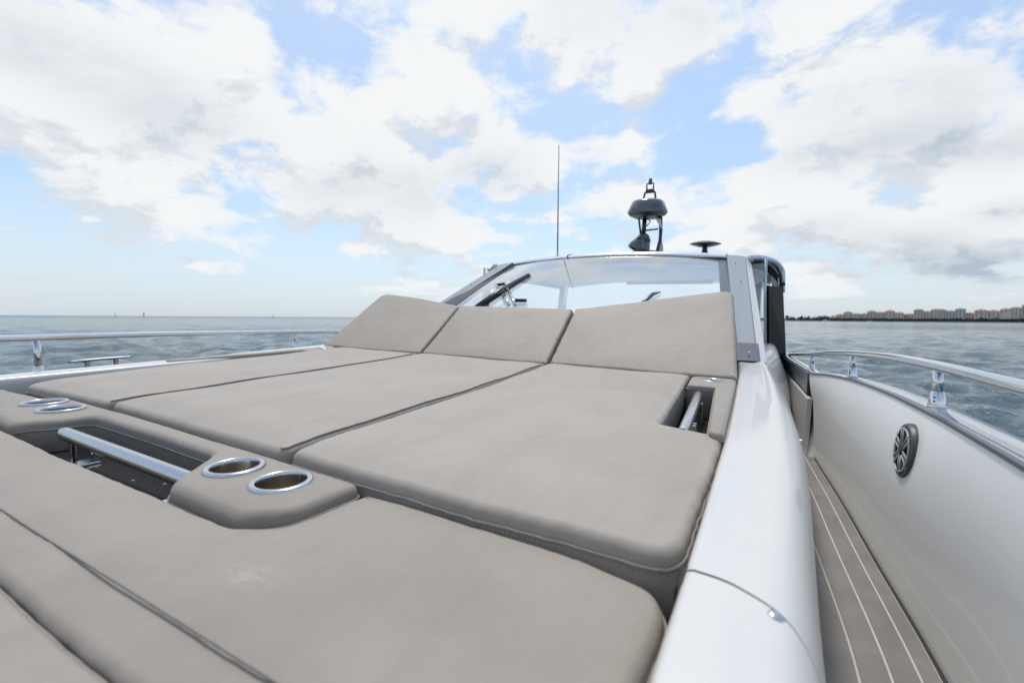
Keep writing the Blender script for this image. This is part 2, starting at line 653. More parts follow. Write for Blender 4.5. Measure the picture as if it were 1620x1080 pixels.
def sm(tab, x):
    """smooth interpolation of a table (Catmull-Rom)"""
    xs = [t[0] for t in tab]
    ys = [t[1] for t in tab]
    if x <= xs[0]:
        return ys[0]
    if x >= xs[-1]:
        return ys[-1]
    i = max(k for k in range(len(xs)) if xs[k] <= x)
    h = xs[i + 1] - xs[i]

    def sl(k):
        if k == 0:
            return (ys[1] - ys[0]) / (xs[1] - xs[0])
        if k == len(xs) - 1:
            return (ys[-1] - ys[-2]) / (xs[-1] - xs[-2])
        return (ys[k + 1] - ys[k - 1]) / (xs[k + 1] - xs[k - 1])
    t = (x - xs[i]) / h
    return ((2 * t ** 3 - 3 * t * t + 1) * ys[i] + (t ** 3 - 2 * t * t + t) * h * sl(i)
            + (-2 * t ** 3 + 3 * t * t) * ys[i + 1] + (t ** 3 - t * t) * h * sl(i + 1))


# ------------------------------------------------------------------ cushions
def fillet(poly, ds=0.016):
    """poly of (x, y, corner radius), counter-clockwise -> dense outline"""
    n = len(poly)
    pts = []
    for i in range(n):
        p0 = np.array(poly[i - 1][:2]); p = np.array(poly[i][:2]); p1 = np.array(poly[(i + 1) % n][:2])
        r = poly[i][2]
        a = (p0 - p); la = np.hypot(*a); a = a / la
        b = (p1 - p); lb = np.hypot(*b); b = b / lb
        ang = math.acos(max(-1, min(1, float(a @ b))))
        if r < 1e-5 or ang > math.pi - 0.02:
            pts.append(p)
            continue
        t = min(r / math.tan(ang / 2), 0.48 * la, 0.48 * lb)
        rr = t * math.tan(ang / 2)
        bis = (a + b); bis = bis / np.hypot(*bis)
        c = p + bis * rr / math.sin(ang / 2)
        s0 = p + a * t - c
        s1 = p + b * t - c
        th0 = math.atan2(s0[1], s0[0]); th1 = math.atan2(s1[1], s1[0])
        d = (th1 - th0 + math.pi) % (2 * math.pi) - math.pi
        k = max(4, int(abs(d) * rr / ds) + 1)
        for q in range(k + 1):
            th = th0 + d * q / k
            pts.append(c + rr * np.array([math.cos(th), math.sin(th)]))
    out = []
    m = len(pts)
    for i in range(m):
        a, b = pts[i], pts[(i + 1) % m]
        L = np.hypot(*(b - a))
        if L < 1e-6:
            continue
        k = max(1, int(round(L / ds)))
        for q in range(k):
            out.append(a + (b - a) * q / k)
    return np.array(out)


def inside(pts, poly):
    x, y = pts[:, 0], pts[:, 1]
    r = np.zeros(len(pts), bool)
    px, py = poly[:, 0], poly[:, 1]
    j = len(poly) - 1
    for i in range(len(poly)):
        c = ((py[i] > y) != (py[j] > y)) & (x < (px[j] - px[i]) * (y - py[i]) / (py[j] - py[i] + 1e-12) + px[i])
        r ^= c
        j = i
    return r


def cushion(poly, top, thick, r, puff=0.006, lam=0.07, g=0.03, holes=(), ds=0.016, bulge=0.004, wob=0.0015, pucker=0.0022):
    """a stuffed pad: returns (geometry, ring function for piping)"""
    O = fillet(poly, ds)
    N = len(O)
    tan = np.roll(O, -1, 0) - np.roll(O, 1, 0)
    tan /= np.hypot(tan[:, 0], tan[:, 1])[:, None] + 1e-12
    nin = np.stack([-tan[:, 1], tan[:, 0]], 1)           # inward for counter-clockwise
    ph = rng.uniform(0, 6.28, 6)

    def wobble(u, v):
        return wob * (np.sin(9 * u + 5 * v + ph[0]) + 0.7 * np.sin(14 * v - 6 * u + ph[1]) + 0.5 * np.sin(23 * u + 17 * v + ph[2]))

    arc = np.arange(N)
    pk = sum(rng.uniform(0.4, 1.0) * np.sin(2 * math.pi * arc * round(N * ds / L_) / N + rng.uniform(0, 6.28)) for L_ in (0.31, 0.17, 0.095, 0.06, 0.043))
    pk *= pucker / 3.0

    def ring(o, w):
        p = O + nin * (o + pk * (1.0 if w > -1.6 * r else 0.4))[:, None]
        z = top(p[:, 0], p[:, 1]) + w + wobble(p[:, 0], p[:, 1])
        return np.column_stack([p, z])
    rows = []
    for f in (0.0, 0.35, 0.7, 1.0):
        rows.append(ring(-bulge * math.sin(math.pi * f), -thick + f * (thick - r)))
    K = 7
    for k in range(1, K):
        a = math.pi / 2 * k / K
        rows.append(ring(r * (1 - math.cos(a)), -r * (1 - math.sin(a))))
    innermost = ring(r, 0.0)
    rows.append(innermost)
    V, F = grid([list(map(tuple, q)) for q in rows], True)
    # cap
    P = innermost[:, :2]
    lo, hi = P.min(0), P.max(0)
    gx, gy = np.meshgrid(np.arange(lo[0], hi[0], g), np.arange(lo[1], hi[1], g))
    Q = np.column_stack([gx.ravel(), gy.ravel()])
    Q = Q + rng.uniform(-0.2, 0.2, Q.shape) * g
    Q = Q[inside(Q, P)]
    if len(Q):
        dm = np.sqrt(((Q[:, None, :] - P[None, ::2, :]) ** 2).sum(2)).min(1)
        Q = Q[dm > g * 0.5]
    vs_ = [Vector(p) for p in P]
    ed = [(i, (i + 1) % N) for i in range(N)]
    hol = []
    for (hx, hy, hr) in holes:
        s = len(vs_)
        k = 28
        ph_ = [(hx + hr * math.cos(2 * math.pi * q / k), hy + hr * math.sin(2 * math.pi * q / k)) for q in range(k)]
        vs_ += [Vector(p) for p in ph_]
        ed += [(s + q, s + (q + 1) % k) for q in range(k)]
        if len(Q):
            Q = Q[np.hypot(Q[:, 0] - hx, Q[:, 1] - hy) > hr + g * 0.3]
        hol.append((hx, hy, hr))
    vs_ += [Vector(p) for p in Q]
    ov, oe, of = delaunay_2d_cdt(vs_, ed, [], 0, 1e-6)[:3]
    C = np.array([(p.x, p.y) for p in ov])
    tri = np.array([f[:3] for f in of])
    cen = C[tri].mean(1)
    ok = inside(cen, P)
    for hx, hy, hr in hol:
        ok &= np.hypot(cen[:, 0] - hx, cen[:, 1] - hy) > hr * 0.97
    tri = tri[ok]
    d = np.full(len(C), 9.0)
    for s in range(0, len(C), 1500):
        d[s:s + 1500] = np.sqrt(((C[s:s + 1500, None, :] - P[None, :, :]) ** 2).sum(2)).min(1)
    z = top(C[:, 0], C[:, 1]) + wobble(C[:, 0], C[:, 1]) + puff * (1 - np.exp(-d / lam))
    base = len(V)
    V += [(C[i, 0], C[i, 1], z[i]) for i in range(len(C))]
    F += [tuple(int(q) + base for q in t) for t in tri]
    # weld the cap to the last ring
    bm = bmesh.new()
    bv = [bm.verts.new(v) for v in V]
    for f in F:
        try:
            bm.faces.new([bv[i] for i in f])
        except ValueError:
            pass
    bmesh.ops.remove_doubles(bm, verts=bm.verts, dist=2e-5)
    bm.verts.ensure_lookup_table()
    bm.verts.index_update()
    geo = ([tuple(v.co) for v in bm.verts], [tuple(v.index for v in f.verts) for f in bm.faces])
    bm.free()
    return geo, ring


def seam_tube(ring, o, w, rad, sel=None, close=True):
    p = ring(o, w)
    if sel is not None:
        idx = [i for i in range(len(p)) if sel(p[i])]
        # keep one contiguous run
        runs, cur = [], [idx[0]]
        for a, b in zip(idx, idx[1:]):
            if b == a + 1:
                cur.append(b)
            else:
                runs.append(cur)
                cur = [b]
        runs.append(cur)
        if len(runs) > 1 and runs[0][0] == 0 and runs[-1][-1] == len(p) - 1:
            runs[0] = runs.pop() + runs[0]
        best = max(runs, key=len)
        return tube([p[i] for i in best], rad, 6)
    return tube(p, rad, 6, closed=True)


def stitches(ring, o, w, sel, step=0.0085, L=0.0050, rad=0.0009):
    p = ring(o, w)
    out = []
    acc = 0.0
    for i in range(len(p)):
        a, b = p[i], p[(i + 1) % len(p)]
        if not sel(a):
            continue
        d = np.linalg.norm(b - a)
        t = acc
        while t < d:
            c = a + (b - a) * t / d
            e = (b - a) / d * L / 2
            out.append(tube([c - e, c + e], rad, 4))
            t += step
        acc = t - d
    return join(*out)


# ================================================================== SETTING: sea
def build_sea():
    view = math.pi / 2 + YAW
    ang = np.concatenate([np.linspace(view - R(66), view + R(66), 720),
                          np.linspace(view + R(66), view - R(66) + 2 * math.pi, 60)[1:-1]])
    rad = np.concatenate([np.geomspace(2.0, 900, 470), np.geomspace(900, 26000, 50)[1:]])
    A, Rr = np.meshgrid(ang, rad)
    X, Y = Rr * np.cos(A), Rr * np.sin(A)
    Z = np.zeros_like(X)
    r2 = np.random.default_rng(11)
    cell = np.maximum(Rr * 0.0131, Rr * 0.0032)
    wind = R(200)

    def wave(p):
        return np.sin(p) + 0.22 * np.cos(2 * p)
    for k in range(95):
        lam = float(np.exp(r2.uniform(math.log(0.40), math.log(8))))
        th = wind + r2.normal(0, 0.62)
        amp = 0.023 * lam ** 0.66 * r2.uniform(0.6, 1.3) / 2.0
        kx, ky = 2 * math.pi / lam * math.cos(th), 2 * math.pi / lam * math.sin(th)
        fade = np.clip((lam / cell - 2.2) / 3.0, 0, 1)
        Z += amp * fade * wave(kx * X + ky * Y + r2.uniform(0, 6.28))
    nr, nc = X.shape
    V = np.column_stack([X.ravel(), Y.ravel(), Z.ravel()])
    I = np.arange(nr * nc).reshape(nr, nc)
    In = np.roll(I, -1, 1)
    F = np.stack([I[:-1].ravel(), In[:-1].ravel(), In[1:].ravel(), I[1:].ravel()], 1)
    V = np.vstack([V, [[0, 0, 0]]])
    me = bpy.data.meshes.new('sea')
    fan = np.stack([np.full(nc, nr * nc), In[0], I[0]], 1)
    nF = len(F)
    me.vertices.add(len(V))
    me.vertices.foreach_set('co', V.ravel())
    nl = nF * 4 + nc * 3
    me.loops.add(nl)
    me.loops.foreach_set('vertex_index', np.concatenate([F[:, ::-1].ravel()[:0], F.ravel(), fan[:, ::-1].ravel()]).astype(np.int32))
    me.polygons.add(nF + nc)
    me.polygons.foreach_set('loop_start', np.concatenate([np.arange(nF) * 4, nF * 4 + np.arange(nc) * 3]).astype(np.int32))
    me.polygons.foreach_set('use_smooth', np.ones(nF + nc, bool))
    me.update(calc_edges=True)
    me.validate()
    me.materials.append(M['sea'])
    if me.polygons[0].normal.z < 0:
        me.flip_normals()
    o = bpy.data.objects.new('sea', me)
    COL.objects.link(o)
    tag(o, 'choppy blue grey sea water around the yacht', None, None, 'structure')


build_sea()

# ================================================================== SETTING: the yacht
CU = -1.22                                   # the boat's middle line (u); v runs aft, z up; eye is the origin


def mir(u):
    return 2 * CU - u


yacht = thing('motor_yacht', 'white and silver motor yacht with a raked windscreen and hardtop', 'yacht', (CU, 2.0, -0.80))

# right-hand tables along v
U_IN = [(-1.2, -0.30), (-0.5, -0.12), (0.0, -0.062), (0.35, -0.046), (0.52, -0.029), (0.77, -0.016), (1.22, 0.011), (2.31, 0.056), (2.75, 0.060), (3.2, 0.06), (9, 0.06)]
Z_TOP = [(-1.2, -0.30), (0.0, -0.290), (0.5, -0.286), (1.0, -0.282), (1.5, -0.276), (2.0, -0.266), (2.4, -0.252), (2.75, -0.235), (3.2, -0.225), (9, -0.20)]
U_SH = [(-1.2, -0.22), (-0.5, -0.03), (0.0, 0.035), (0.35, 0.062), (0.5, 0.074), (1.0, 0.131), (1.5, 0.160), (2.0, 0.180), (2.4, 0.190), (2.75, 0.188), (3.2, 0.215), (5, 0.40), (9, 0.45)]
U_36 = [(-1.2, -0.18), (-0.5, 0.0), (0.0, 0.06), (0.35, 0.088), (0.5, 0.101), (1.0, 0.162), (1.5, 0.212), (2.0, 0.236), (2.4, 0.255), (2.75, 0.268), (3.2, 0.30), (5, 0.47), (9, 0.5)]
U_54 = [(-1.2, -0.17), (-0.5, 0.01), (0.0, 0.07), (0.35, 0.104), (0.5, 0.118), (1.0, 0.181), (1.5, 0.242), (2.0, 0.293), (2.4, 0.322), (2.75, 0.342), (3.2, 0.37), (5, 0.53), (9, 0.56)]
U_80 = [(-1.2, -0.16), (-0.5, 0.02), (0.0, 0.08), (0.35, 0.114), (0.5, 0.130), (1.0, 0.203), (1.5, 0.270), (2.0, 0.325), (2.4, 0.358), (2.75, 0.382), (3.2, 0.41), (5, 0.57), (9, 0.6)]
U_FOOT = [(-2.6, -1.0), (-1.8, -0.45), (-1.2, -0.12), (-0.5, 0.14), (0.0, 0.27), (0.5, 0.375), (0.9, 0.43), (1.2, 0.459), (1.76, 0.467), (2.26, 0.478), (2.95, 0.482), (9, 0.60)]
U_LIP = [(-2.6, -0.98), (-1.8, -0.40), (-1.2, -0.05), (-0.5, 0.20), (0.0, 0.315), (0.5, 0.400), (0.8, 0.432), (1.03, 0.460), (1.2, 0.476), (1.5, 0.503), (2.0, 0.522), (2.57, 0.530), (3.0, 0.515), (3.35, 0.487)]
Z_LIP = [(-2.6, -0.10), (0.0, -0.215), (0.8, -0.233), (1.2, -0.236), (1.5, -0.240), (2.0, -0.246), (2.57, -0.270), (3.0, -0.300), (3.35, -0.331), (9, -0.36)]
Z_LIP_L = [(-2.6, -0.10), (0.0, -0.325), (0.65, -0.366), (1.2, -0.374), (1.66, -0.364), (2.2, -0.326), (3.35, -0.36), (9, -0.38)]
U_KNEE = [(-2.6, -1.0), (-1.8, -0.43), (-1.2, -0.09), (-0.5, 0.165), (0.0, 0.285), (0.5, 0.380), (0.9, 0.434), (1.2, 0.462), (1.76, 0.474), (2.26, 0.488), (2.95, 0.492), (9, 0.6)]


def soften(tab, half=0.45):
    xs = np.arange(-1.2, 9.01, 0.1)
    k = np.linspace(-half, half, 15)
    w = np.exp(-(k / (half * 0.55)) ** 2)
    return [(float(x), float(sum(wi * sm(tab, x + ki) for wi, ki in zip(w, k)) / w.sum())) for x in xs]


U_IN, Z_TOP, U_SH, U_36, U_54, U_80 = [soften(t) for t in (U_IN, Z_TOP, U_SH, U_36, U_54, U_80)]
U_KNEE = [(v, d) for v, d in soften(U_KNEE, 0.6)]
_ft, _lp = soften(U_FOOT, 0.3), U_LIP


def coaming_profile(v, lift=0.0):
    ui, zt = sm(U_IN, v), sm(Z_TOP, v)
    us = sm(U_SH, v)
    dip = 0.005 * max(0.0, min(1.0, (v - 1.55) / 1.0))
    um = ui + (us - ui) * 0.55
    pts = [(ui + 0.010, zt - 0.001), (um, zt + 0.003 - dip), (us, zt - 0.008), (sm(U_36, v), -0.36), (sm(U_54, v), -0.54), (sm(U_80, v), -0.82)]
    if dip > 0:
        pts[2] = (us, zt - 0.002)
    c = spline([(a, v, b) for a, b in pts], 7)
    head = [(ui, v, -0.44), (ui, v, zt - 0.03), (ui, v, zt - 0.012), (ui + 0.004, v, zt - 0.004)]
    return [Vector(p) for p in head] + c


def coaming(v0, v1, n, cut0=None, cut1=None, flip=False):
    rows = []
    for k in range(n + 1):
        t = k / n
        v = v0 + (v1 - v0) * t
        row = coaming_profile(v)
        rows.append(row)
    m = len(rows[0])
    # slanted ends: move each lengthwise line's end to the cut
    for cut, end in ((cut0, 0), (cut1, -1)):
        if cut is None:
            continue
        for j in range(m):
            p = rows[end][j]
            vv = cut(p.x - sm(U_IN, p.y))
            rows[end][j] = coaming_profile(vv)[j]
    if flip:
        rows = [[Vector((mir(p.x), p.y, p.z)) for p in r] for r in rows]
    return grid(rows)


def joint(du):
    return 0.522 - 0.20 * du - 2.6 * du * du


cm = part('coaming', coaming(0.56, 8.5, 90, cut0=lambda d: joint(d) + 0.0022), M['gel'], yacht, angle=50)
cp = part('coaming_panel', coaming(-1.2, 0.46, 40, cut1=lambda d: joint(d) - 0.0022), M['gel'], yacht, angle=50)
jp = []
for v_off in (-0.02, 0.02):
    row = coaming_profile(0.5)
    jp.append([Vector((p.x - 0.006, joint(p.x - sm(U_IN, p.y)) + v_off, p.z - 0.006)) for p in row])
part('joint_seal', grid(jp), M['rubber'], yacht)
part('coaming', coaming(-1.2, 8.5, 70, flip=True), M['gel'], yacht, angle=50)

# little latch on the joint and studs on the coaming's side
lt = part('latch', join(lathe([(0.0, 0.004), (0.006, 0.004), (0.0085, 0.002), (0.0085, -0.004)], (0.056, 0.474, -0.288), (0.5, -0.1, 1), 20),
                        tube([(0.050, 0.468, -0.289), (0.064, 0.462, -0.292)], 0.0035, 8)), M['satin'], cm)
for (b, c) in ((1.42, -0.487), (1.58, -0.37), (1.86, -0.33)):
    a = min(coaming_profile(b)[8:], key=lambda p: abs(p.z - c)).x
    part('stud', lathe([(0.0, 0.004), (0.003, 0.0035), (0.0045, 0.001), (0.0045, -0.004)], (a, b, c), (1, -0.15, 0.3), 14), M['satin'], cm)
part('socket', lathe([(0.0, -0.004), (0.010, -0.004), (0.010, 0.004), (0.014, 0.004), (0.014, -0.006)], (0.107, 0.44, -0.42), (1, -0.2, 0.15), 18), M['rubber'], cp)

# dark tray under the cushions
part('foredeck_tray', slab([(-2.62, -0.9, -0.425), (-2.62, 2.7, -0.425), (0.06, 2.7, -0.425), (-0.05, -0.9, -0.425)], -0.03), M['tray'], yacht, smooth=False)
part('cabin_front', slab([(-2.60, 2.80, -0.44), (0.16, 2.80, -0.44), (0.16, 2.80, -0.215), (-2.60, 2.80, -0.215)], -0.06), M['gel'], yacht, smooth=False, bevel=0.01)

# side deck: a base, planks laid side by side along the bulwark, pale caulking between, dark gasket at the edge
def deck_z(v):
    return -0.762 - 0.012 * max(0, v - 1.8)


VS = np.concatenate([np.linspace(-1.6, 0.4, 12), np.linspace(0.5, 2.95, 40)])


def deck_strip(o0, o1, z0, th, flip=False):
    rows = []
    for v in VS:
        f = sm(U_FOOT, v)
        z = deck_z(v) + z0
        r = [(f - o1, v, z - th), (f - o1, v, z), (f - o0, v, z), (f - o0, v, z - th)]
        if flip:
            r = [(mir(p[0]), p[1], p[2]) for p in r]
        rows.append(r)
    return grid(rows, True, True)


for fl in (False, True):
    sd = part('side_deck', deck_strip(-0.03, 0.42, -0.0012, 0.05, fl), M['caulk'], yacht, smooth=False)
    edge = 0.012
    for w in (0.034, 0.050, 0.056, 0.058, 0.058, 0.058, 0.058):
        part('plank', deck_strip(edge, edge + w, 0.0, 0.006, fl), M['deck'], sd, smooth=False)
        edge += w + 0.0052
    part('gasket', deck_strip(0.0, 0.010, -0.001, 0.006, fl), M['rubber'], sd, smooth=False)

# bulwark (inner skin), lip gasket, gunwale cap and the outer topsides
def bulwark(flip=False, v0=-2.5, v1=3.35):
    rows = []
    for v in np.linspace(v0, v1, 140):
        t = max(0.0, (v - 2.7) / 0.65)
        vf = v - 0.40 * t * t                      # the aft edge rakes
        lip = (sm(U_LIP, v), v, sm(Z_LIP_L if flip else Z_LIP, v) - 0.004)
        ft = (sm(U_FOOT, vf), vf, deck_z(vf) - 0.01)
        kn = (sm(U_KNEE, vf), vf + (v - vf) * 0.6, -0.475 - 0.03 * t)
        lo = [Vector(ft).lerp(Vector(kn), q) for q in (0, 0.25, 0.5, 0.75, 0.985)]
        qs = (0.02, 0.15, 0.3, 0.45, 0.6, 0.75, 0.88, 1.0)
        hi = [Vector(kn).lerp(Vector(lip), q) for q in qs]
        for q, p in zip(qs, hi):
            p.x -= 0.006 * math.sin(math.pi * q)
        r = lo + hi
        if flip:
            r = [Vector((mir(p.x), p.y, p.z)) for p in r]
        rows.append(r)
    return grid(rows)


bw = part('bulwark', bulwark(), M['bulwark'], yacht, angle=60)
bwl = part('bulwark', bulwark(True), M['bulwark'], yacht, angle=3)


def along(prof, v0, v1, n, flip=False, closed=True):
    """sweep a little cross-section (du from the lip, dz from the lip) along the gunwale"""
    rows = []
    for v in np.linspace(v0, v1, n):
        u, z = sm(U_LIP, v), sm(Z_LIP_L if flip else Z_LIP, v)
        r = [(u + a, v, z + b) for a, b in prof]
        if flip:
            r = [(mir(p[0]), p[1], p[2]) for p in r]
        rows.append(r)
    return grid(rows, closed, closed)


for fl in (False, True):
    part('lip_gasket', along([(-0.006, -0.007), (-0.006, 0.002), (0.003, 0.004), (0.003, -0.007)], -2.4, 3.35, 80, fl), M['plate'], yacht, angle=30)
    part('gunwale_cap', along([(0.004, -0.012), (0.005, 0.0), (0.012, 0.006), (0.045, 0.009), (0.074, 0.005), (0.084, -0.004), (0.086, -0.02), (0.06, -0.025)], -2.4, 6.5, 110, fl), M['capsteel'], yacht, angle=40)


def topsides(flip):
    rows = []
    for v in np.concatenate([np.linspace(-2.6, 4, 30), np.linspace(4.4, 12, 10)]):
        u, z = sm(U_LIP, v) + 0.075, sm(Z_LIP_L if flip else Z_LIP, v) - 0.018
        k = 1.0 if v > 0 else max(0.0, 1 + v / 3.2)
        r = [(u, v, z), (u - 0.02, v, z - 0.25), (u - 0.10 - 0.5 * (1 - k), v + 0.2, -1.2), (u - 0.3 - 1.0 * (1 - k), v + 0.5, -2.2), (CU, v + 0.9, -3.0)]
        if flip:
            r = [(mir(p[0]), p[1], p[2]) for p in r]
        rows.append(r)
    return grid(rows)


part('hull', join(topsides(False), topsides(True)), M['gel'], yacht, angle=40)

# lower deck, side gate and inner wall aft of the bulwark
part('step', slab([(0.30, 2.955, -0.782), (0.50, 2.955, -0.782), (0.53, 3.5, -0.93), (0.32, 3.5, -0.93)], -0.04), M['gelgrey'], yacht, smooth=False)
part('aft_deck', slab([(0.30, 3.5, -0.93), (0.56, 3.5, -0.93), (0.64, 9.0, -0.95), (0.45, 9.0, -0.95)], -0.04), M['gelgrey'], yacht, smooth=False)
part('aft_bulwark', slab([(0.520, 3.40, -0.95), (0.60, 8.5, -0.95), (0.60, 8.5, -0.50), (0.520, 3.40, -0.505)], -0.03), M['bulwark'], yacht, smooth=False, bevel=0.008)
gt = part('gate', slab([(0.515, 3.52, -0.49), (0.58, 6.0, -0.47), (0.58, 6.0, -0.375), (0.515, 3.52, -0.345)], -0.014), M['smoke'], yacht, smooth=False)
part('gate_frame', join(tube([(0.51, 3.50, -0.495), (0.575, 6.0, -0.476)], 0.008, 8), tube([(0.513, 3.50, -0.50), (0.513, 3.50, -0.345)], 0.009, 8),
                        tube([(0.575, 6.0, -0.476), (0.575, 6.0, -0.37)], 0.012, 8)), M['rubber'], gt)

# ---- cabin
def roof_geo():
    half = [(0.0, 0.705), (0.45, 0.697), (0.9, 0.675), (1.17, 0.648), (1.40, 0.618), (1.52, 0.575), (1.60, 0.505), (1.63, 0.455)]
    lift = [(4.60, 0.0), (4.75, 0.0), (5.2, 0.052), (5.6, 0.098), (6.4, 0.185), (7.2, 0.225), (8.2, 0.225)]
    st = [4.66, 4.68, 4.74, 4.85, 5.0, 5.2, 5.6, 6.0, 6.4, 6.8, 7.2, 7.7, 8.2, 8.26]
    rows = []
    for i, v in enumerate(st):
        dz = sm(lift, v) + (-0.045, -0.016, -0.002, 0)[min(i, 3)]
        if i == len(st) - 1:
            dz -= 0.05
        row = []
        full = [(-a, b) for a, b in half[::-1]] + half[1:]
        for a, z in full:
            k = abs(a) / 1.63
            bow = 0.22 * k ** 2.2 * max(0, 1 - (v - 4.66) / 2.5)
            w = 1.0 + 0.05 * min(1, max(0, (v - 4.66) / 2.0))
            row.append(Vector((CU + a * w, v + bow, z + dz * (1 if k < 0.6 else 1 - 0.8 * (k - 0.6) / 0.4))))
        rows.append([p for p in spline(row, 3)])
    # underside
    top = grid(rows)
    low = []
    for v in (4.70, 5.2, 6.2, 7.2, 8.24):
        r = []
        for a in np.linspace(-1.52, 1.52, 13):
            k = abs(a) / 1.52
            r.append((CU + a * (1.0 + 0.05 * min(1, max(0, (v - 4.66) / 2.0))), v + 0.20 * k ** 2.2 * max(0, 1 - (v - 4.66) / 2.5), 0.632 - 0.10 * k ** 2.4 + 0.006 * (v - 4.7)))
        low.append(r)
    return top, grid(low), rows


rt, rl, rrows = roof_geo()
roof = part('roof', rt, M['roofpaint'], yacht, angle=50)
part('headliner', rl, M['headliner'], roof)
part('roof_edge', grid([[p + Vector((0, -0.003, -0.012)) for p in rrows[0]], [p + Vector((0, 0.014, -0.024)) for p in rrows[0]], [p + Vector((0, 0.06, -0.085)) for p in rrows[0]]]), M['frame'], roof)
# panel seam across the roof's front at its left third, and a fore-and-aft one on the right
for ua, dz_ in ((-1.66, 0.0), (-0.055, 0.0)):
    cpts = []
    for row in rrows[0:6]:
        q = min(row, key=lambda p: abs(p.x - ua))
        cpts.append(q + Vector((0, 0, 0.0005)))
    part('roof_seam', tube(cpts, 0.007, 6), M['frame'], roof)
part('rear_beam', box((CU + 0.30, 7.55, 0.585), (1.35, 0.12, 0.055)), M['beige'], roof, bevel=0.015)
for uu in (-2.82, 0.38):
    part('rear_post', hexa([(uu - 0.05, 7.3, -0.9), (uu + 0.05, 7.3, -0.9), (uu + 0.05, 7.5, -0.9), (uu - 0.05, 7.5, -0.9)],
                           [(uu - 0.05, 7.7, 0.6), (uu + 0.05, 7.7, 0.6), (uu + 0.05, 7.9, 0.6), (uu - 0.05, 7.9, 0.6)]), M['roofpaint'], yacht, smooth=False, bevel=0.01)
part('cabin_sole', slab([(-2.9, 3.0, -0.98), (0.4, 3.0, -0.98), (0.5, 8.6, -0.98), (-3.0, 8.6, -0.98)], -0.03), M['headliner'], yacht, smooth=False)

# windscreen
gl_rows = []
for k in range(13):
    t = k / 12
    row = []
    for a in np.linspace(-1, 1, 25):
        ub, vb, zb = CU + a * 1.215 + 0.0, 2.79 - 0.05 * (1 - a * a), -0.205
        ut, vt, zt = CU - 0.035 + a * 1.145, 4.74 - 0.10 * (1 - a * a) + 0.02 * a * a, 0.640 - 0.050 * abs(a) ** 2.6
        row.append((ub + (ut - ub) * t, vb + (vt - vb) * t, zb + (zt - zb) * t + 0.02 * math.sin(math.pi * t)))
    gl_rows.append(row)
ws = part('windscreen', grid(gl_rows), M['glass'], yacht)
fr_r = [[Vector(r[-1]) + Vector(d) for d in ((-0.012, 0.0, 0.004), (0.068, 0.02, 0.004), (0.068, 0.03, -0.03), (-0.012, 0.02, -0.03))] for r in gl_rows]
fr_l = [[Vector(r[0]) + Vector((d[0] * (1.65 - 1.3 * k / 12), d[1], d[2])) for d in ((0.095, 0.0, 0.016), (-0.07, 0.02, 0.006), (-0.07, 0.03, -0.03), (0.095, 0.02, -0.03))] for k, r in enumerate(gl_rows)]
part('windscreen_frame', grid(fr_r, True, True), M['plate'], ws, angle=30)
part('windscreen_frame', grid(fr_l, True, True), M['frame'], ws, angle=30)

# raked pillars with their white trim and dark foot plate
def pillar(flip):
    fb = [(0.056, 2.75, -0.228), (0.158, 2.76, -0.226), (0.112, 4.70, 0.606), (-0.048, 4.74, 0.632)]
    tb = [(0.160, 2.755, -0.232), (0.207, 2.80, -0.240), (0.165, 4.70, 0.560), (0.114, 4.70, 0.604)]
    pl = [(0.054, 2.735, -0.229), (0.171, 2.745, -0.229), (0.166, 2.95, -0.139), (0.052, 2.94, -0.137)]
    if flip:
        fb, tb, pl = ([(mir(p[0]), p[1], p[2]) for p in q][::-1] for q in (fb, tb, pl))
    p = part('pillar', prism(fb, (0, 0.12, -0.05)), M['silver'], yacht, smooth=False, bevel=0.006)
    part('pillar_trim', prism(tb, (0, 0.12, -0.05)), M['gel'], p, smooth=False, bevel=0.008)
    part('foot_plate', prism(pl, (0, 0.06, -0.02)), M['plate'], p, smooth=False, bevel=0.002)
    s = -1 if flip else 1
    for (a, b, c) in ((0.112, 2.80, -0.186),):
        part('screw', lathe([(0.0, 0.006), (0.006, 0.005), (0.008, 0.0)], (mir(a) if flip else a, b, c), (0, -0.42, 0.9), 12), M['satin'], p)
    for (a, b, c) in ((0.030, 4.46, 0.513), (0.072, 3.98, 0.312)):
        part('screw', lathe([(0.0, 0.006), (0.004, 0.005), (0.0045, -0.004)], (mir(a) if flip else a, b, c), (0, -0.42, 0.9), 10), M['plate'], p)


pillar(False)
pillar(True)

